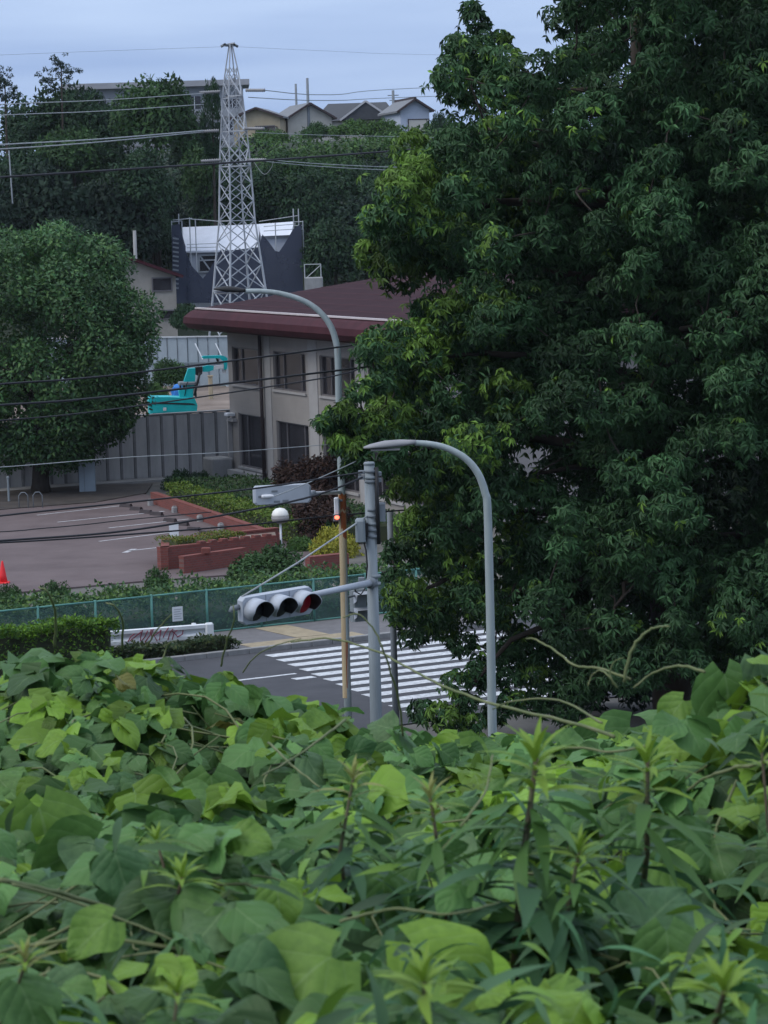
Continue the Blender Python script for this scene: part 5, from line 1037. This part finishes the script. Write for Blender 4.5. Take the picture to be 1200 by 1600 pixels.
hero = [((330, 1212), (338, 1302), 2, 1), ((60, 1262), (95, 1400), 0, 4), ((640, 1478), (775, 1560), 0, 3), ((520, 1500), (385, 1590), 0, 4), ((1040, 1350), (1085, 1430), 4, 4), ((1040, 1455), (1050, 1560), 0, 1), ((1130, 1030), (1150, 1135), 0, 1), ((945, 1072), (890, 1112), 0, 3), ((1010, 1110), (1120, 1150), 4, 1),
        ((985, 1120), (925, 1185), 1, 0), ((1068, 1024), (1035, 1060), 0, 4), ((1185, 1030), (1215, 1100), 4, 5), ((478, 1062), (438, 1102), 4, 3), ((432, 1388), (442, 1452), 0, 4), ((600, 1372), (604, 1455), 4, 1), ((905, 1352), (915, 1412), 0, 3), ((175, 1440), (110, 1480), 0, 4), ((30, 1540), (70, 1620), 0, 0), ((410, 1240), (418, 1300), 1, 5), ((180, 1335), (205, 1405), 2, 2), ((480, 1185), (520, 1230), 4, 5), ((720, 1160), (770, 1200), 1, 4)]
for (ax_, ay_), (bx2, by2), ti, ci in hero:
    ti = {0: 3, 4: 6, 1: 7, 2: 2}[ti]
    sh_ = 0; p0 = None
    while p0 is None: p0 = on_kudzu(ax_, ay_+sh_); sh_ += 8
    by2 += max(0, sh_-8); dq = p0.y; e0 = P(bx2, by2, dq-.03); tipv = np.array(e0-p0); L_ = float(np.linalg.norm(tipv))*1.1
    key = (ti, ci)
    if key not in tmpl: V, F_, UV = T_HI[ti]; tmpl[key] = leafmesh('leaf', V, F_, np.zeros((1, 3)), np.eye(3)[None], np.ones(1), pal[ci][None], M['kudzu'], UV)
    Bm = basis(tipv[None]/L_, np.array([[.1*(ti-2), -.62, .75]]))[0]; ob = bpy.data.objects.new('leaf', tmpl[key]); COL.objects.link(ob); ob.parent = kd
    m4 = np.eye(4); m4[:3, :3] = Bm*L_; m4[:3, 3] = np.array(p0)-ko; ob.matrix_basis = Matrix(m4.tolist())
# vine stems: the arcs one can follow, then a tangle
def vine(pts, r, name='vine_stem'):
    A_ = [P(*p) for p in pts]; out = []
    for i in range(len(A_)-1):
        p0, p1, p2, p3 = A_[max(i-1, 0)], A_[i], A_[i+1], A_[min(i+2, len(A_)-1)]
        for k in range(6):
            u = k/6; out.append(.5*((2*p1) + (p2-p0)*u + (2*p0-5*p1+4*p2-p3)*u*u + (3*p1-p0-3*p2+p3)*u**3) + Vector((random.uniform(-1, 1), random.uniform(-1, 1), random.uniform(-1, 1)))*r*.4)
    out.append(A_[-1]); mb = MB(); mb.tube(out, [r*(1-.45*i/len(out)) for i in range(len(out))], 7); return obj(name, mb, M['vine'], kd, True)
V_ = [([(960, 1150, 6.2), (880, 1125, 6.6), (790, 1105, 7), (700, 1075, 7.4), (640, 1045, 7.8), (590, 1018, 8), (520, 998, 8.2), (455, 1003, 8.3)], .0060),
      ([(975, 1065, 6.4), (985, 1020, 6.4), (1005, 992, 6.4), (1025, 980, 6.4), (1045, 979, 6.3)], .006), ([(985, 1062, 6.4), (940, 1045, 6.5), (900, 1040, 6.6), (870, 1018, 6.7), (838, 1000, 6.8), (822, 998, 6.8)], .0045),
      ([(965, 1075, 6.4), (950, 1055, 6.4), (938, 1048, 6.45), (925, 1055, 6.5), (919, 1072, 6.5)], .0035), ([(960, 1070, 6.4), (953, 1052, 6.4), (960, 1034, 6.4), (975, 1028, 6.4)], .003), ([(1100, 1050, 6.2), (1060, 1040, 6.3), (1020, 1052, 6.4), (990, 1075, 6.4)], .005),
      ([(940, 1130, 6.1), (900, 1105, 6.4), (860, 1092, 6.6), (800, 1096, 6.8), (770, 1108, 7)], .004), ([(1210, 1190, 5.2), (1150, 1200, 5.3), (1110, 1212, 5.4), (1075, 1235, 5.5)], .006),
      ([(0, 1375, 4.2), (90, 1395, 4.3), (170, 1418, 4.4), (260, 1458, 4.5), (350, 1490, 4.5), (440, 1520, 4.5)], .006), ([(20, 1382, 4.15), (110, 1408, 4.2), (200, 1440, 4.2), (300, 1480, 4.2), (420, 1512, 4.3)], .0035), ([(540, 1125, 7), (500, 1155, 6.8), (450, 1190, 6.6), (410, 1212, 6.4)], .005), ([(420, 1160, 6.9), (455, 1195, 6.6), (500, 1230, 6.4)], .0045),
      ([(190, 1015, 10), (192, 975, 9.8), (180, 948, 9.7), (165, 942, 9.7)], .006), ([(230, 1010, 10), (245, 985, 9.9), (268, 960, 9.8)], .005), ([(85, 1010, 9.5), (87, 960, 9.4), (75, 925, 9.3), (60, 918, 9.3)], .007), ([(345, 1040, 9.5), (355, 1000, 9.4), (366, 970, 9.3), (364, 945, 9.3)], .005), ([(380, 1050, 9), (400, 1025, 8.8), (432, 1008, 8.6), (470, 998, 8.4)], .0035), ([(255, 1030, 9.6), (262, 1008, 9.6), (276, 1000, 9.5)], .004),
      ([(630, 1150, 8), (622, 1090, 7.9), (600, 1020, 7.8), (585, 985, 7.8), (560, 960, 7.8), (536, 965, 7.8)], .0045), ([(1010, 1165, 5.6), (960, 1175, 5.6), (900, 1168, 5.7), (860, 1172, 5.8)], .004), ([(530, 1440, 4), (620, 1420, 4), (700, 1428, 3.9), (780, 1410, 4)], .0035), ([(690, 1330, 4.6), (730, 1280, 4.6), (760, 1230, 4.7), (770, 1180, 4.8)], .004), ([(240, 1370, 4.6), (330, 1372, 4.6), (400, 1368, 4.7), (470, 1385, 4.7)], .003)]
for pts, r in V_: vine(pts, r*.7)
tg = MB(); random.seed(9)
for k in range(420):
    d = math.sqrt(random.uniform(2.6**2, 12.5**2)); x = random.uniform(-.19, .19)*d; a = random.uniform(0, 6.28); pts = []
    L_ = random.uniform(.25, .9); hgt = random.uniform(-.08, .035)
    for j in range(7):
        u = j/6; xx = x + math.cos(a + u*.8)*L_*u; dd = d + math.sin(a+u*.8)*L_*u; pts.append((xx, dd, float(kz(xx, dd)) + hgt*math.sin(math.pi*u) - .06 + .04*math.sin(u*5+k)))
    tg.tube(pts, [random.uniform(.0018, .0035)]*7, 5)
o = obj('stem_tangle', tg, M['vine'], kd, True); o['kind'] = 'stuff'
sel = rng.random(n) < .5; pt = MB()
for x, d, z, L_ in zip(X[sel][:2200], D[sel][:2200], Z[sel][:2200], rng.uniform(.08, .22, 2200)):
    if d < 9: pt.tube([(x+random.uniform(-.05, .05), d+random.uniform(-.03, .06), z-L_), (x, d, z)], .002, 4, cap=False)
o = obj('petioles', pt, M['vine'], kd, True); o['kind'] = 'stuff'

# ------------------------------------------------------------------ tall weeds pushing through the kudzu
WV = np.array([(x*w_, v, .12*v - .5*v*v + .25*abs(x)*w_) for v, w_ in ((0, .02), (.2, .06), (.42, .085), (.65, .07), (.85, .035), (1, .003)) for x in (-1, 0, 1)]); WFc = [(j*3+i, j*3+i+1, (j+1)*3+i+1, (j+1)*3+i) for j in range(5) for i in range(2)]
WUV = np.array([(x, v) for v in (0, .2, .42, .65, .85, 1) for x in (-1, 0, 1)])
wl_ = {k: leafmesh('leaf', WV, WFc, np.zeros((1, 3)), np.eye(3)[None], np.ones(1), np.array([c_]), M['weed_leaf'], WUV) for k, c_ in (('old', (.048, .115, .05)), ('mid', (.065, .145, .035)), ('tip', (.16, .26, .03)), ('straw', (.24, .25, .08)))}
def weed(label, px, ptop, pbot, d, s=1.0, nl=24, brown=False):
    t_, b_ = P(px, ptop, d), P(px + random.uniform(-38, 38), pbot, d + random.uniform(-.1, .15)); b_.z = min(b_.z, float(kz(b_.x, d)) - .05); t = thing('goldenrod_weed', label, 'weed', b_, 'tall weeds among the kudzu')
    mb = MB(); H = (t_-b_); mid = b_ + H*.5 + Vector((random.uniform(-.02, .02), random.uniform(-.02, .02), 0)); mb.tube([b_, mid, t_], [.0055*s, .0045*s, .003*s], 7); obj('stem', mb, M['weed_stem'], t, True)
    for k in range(12):
        a = k*2.4; el = .25 + 1.15*k/11; L_ = (.085 - .035*k/11)*s; tip = np.array([math.cos(a)*math.cos(el), math.sin(a)*math.cos(el), math.sin(el)]); Bm = basis(tip[None], np.array([[-math.cos(a)*math.sin(el), -math.sin(a)*math.sin(el), math.cos(el)+.05]]))[0]
        ob = bpy.data.objects.new('leaf', wl_['straw' if brown and k > 6 else 'tip']); COL.objects.link(ob); ob.parent = t
        m4 = np.eye(4); m4[:3, :3] = Bm*L_; m4[:3, 3] = np.array(H)*(.93+.07*k/11); ob.matrix_basis = Matrix(m4.tolist())
    nl = int(nl*1.3)
    for k in range(nl):
        u = k/(nl-1); hgt = .15 + .78*u; a = k*2.4 + random.uniform(-.3, .3); c = b_ + H*hgt
        top_ = u > .85; L_ = (.15 if u < .6 else .12 if not top_ else .085)*s*random.uniform(.8, 1.2)
        el = random.uniform(-.5, .35) if not top_ else random.uniform(.1, .6)
        tip = np.array([math.cos(a)*math.cos(el), math.sin(a)*math.cos(el), math.sin(el)]); Bm = basis(tip[None], np.array([[0, 0, 1.0]]) + .2*rng.normal(size=(1, 3)))[0]
        ob = bpy.data.objects.new('leaf', wl_['straw' if brown and u > .9 else 'tip' if top_ else 'mid' if u > .5 else 'old']); COL.objects.link(ob); ob.parent = t
        m4 = np.eye(4); m4[:3, :3] = Bm*L_; m4[:3, 3] = np.array(c - b_); ob.matrix_basis = Matrix(m4.tolist())
    return t
random.seed(31)
for lab, px, pt_, pb_, d, s, nl, br in (('tall weed with yellow tip standing right of centre', 838, 1185, 1500, 4.3, 1.25, 36, False), ('tall weed with pale tip beside the right vine hump', 1012, 1190, 1420, 4.6, 1.1, 28, False), ('weed with brown withered tip in the middle', 672, 1245, 1470, 4.5, .8, 26, True), ('slim weed with brownish top left of centre', 552, 1215, 1440, 4.7, .75, 26, True), ('short yellow tipped weed below the big lobed leaf', 245, 1315, 1440, 4.6, .65, 12, False), ('leafy weed tip at lower left middle', 285, 1372, 1480, 4.3, .8, 16, False),
   ('bright weed tip at the bottom left', 278, 1552, 1650, 3.3, .6, 12, False), ('bright weed tip at the bottom centre', 662, 1535, 1680, 3.1, .85, 20, False), ('bright weed tip at the bottom right corner', 1132, 1550, 1680, 3.3, 1.0, 20, False), ('weed with straw coloured tip at the left edge', 40, 1500, 1620, 3.5, .6, 14, True), ('weed tip at the right edge below the vines', 1190, 1170, 1330, 4.9, .7, 18, False), ('grey green weed right of the middle gap', 905, 1330, 1480, 4.2, .8, 24, False)):
    weed(lab, px, pt_, pb_, d, s, nl, br)
# narrow leaves of lower weeds mixed into the thicket
nx_ = 2600; d_ = np.sqrt(rng.uniform(2.7**2, 6.2**2, nx_)); x_ = d_*rng.uniform(-.17, .17, nx_); keep = rng.random(nx_) < .12 + .6*(x_ > -.02*d_); x_, d_ = x_[keep], d_[keep]; nx_ = len(x_)
p_ = np.stack([x_, d_, kz(x_, d_) + rng.uniform(-.16, .07, nx_)], 1); ti_ = norm(rdir(nx_)*np.array([1, 1, .45])); 
me = leafmesh('weed_foliage', WV, WFc, p_, basis(ti_, norm(np.array([0, -.2, 1.0]) + .4*rng.normal(size=(nx_, 3)))), rng.uniform(.05, .115, nx_), colours(nx_, (.052, .120, .048), .3, (.11, .21, .03), .25), M['weed_leaf'], WUV, org=ko)
setp(link('weed_foliage', me, None, tuple(ko)), 'narrow leaved weeds growing through the kudzu', kind='stuff')
# evening haze between the camera and the hill
hb = MB().box(-160, 160, -12, 345, -3.5, 45); hz = obj('haze', hb, bpy.data.materials.new('haze')); setp(hz, 'thin evening haze', kind='stuff')
m = hz.data.materials[0]; m.use_nodes = True; t = m.node_tree; t.nodes.clear(); pv = t.nodes.new('ShaderNodeVolumePrincipled'); pv.inputs['Color'].default_value = (.8, .87, 1, 1); pv.inputs['Density'].default_value = .00008; pv.inputs['Anisotropy'].default_value = .2
mo = t.nodes.new('ShaderNodeOutputMaterial'); t.links.new(pv.outputs[0], mo.inputs['Volume'])
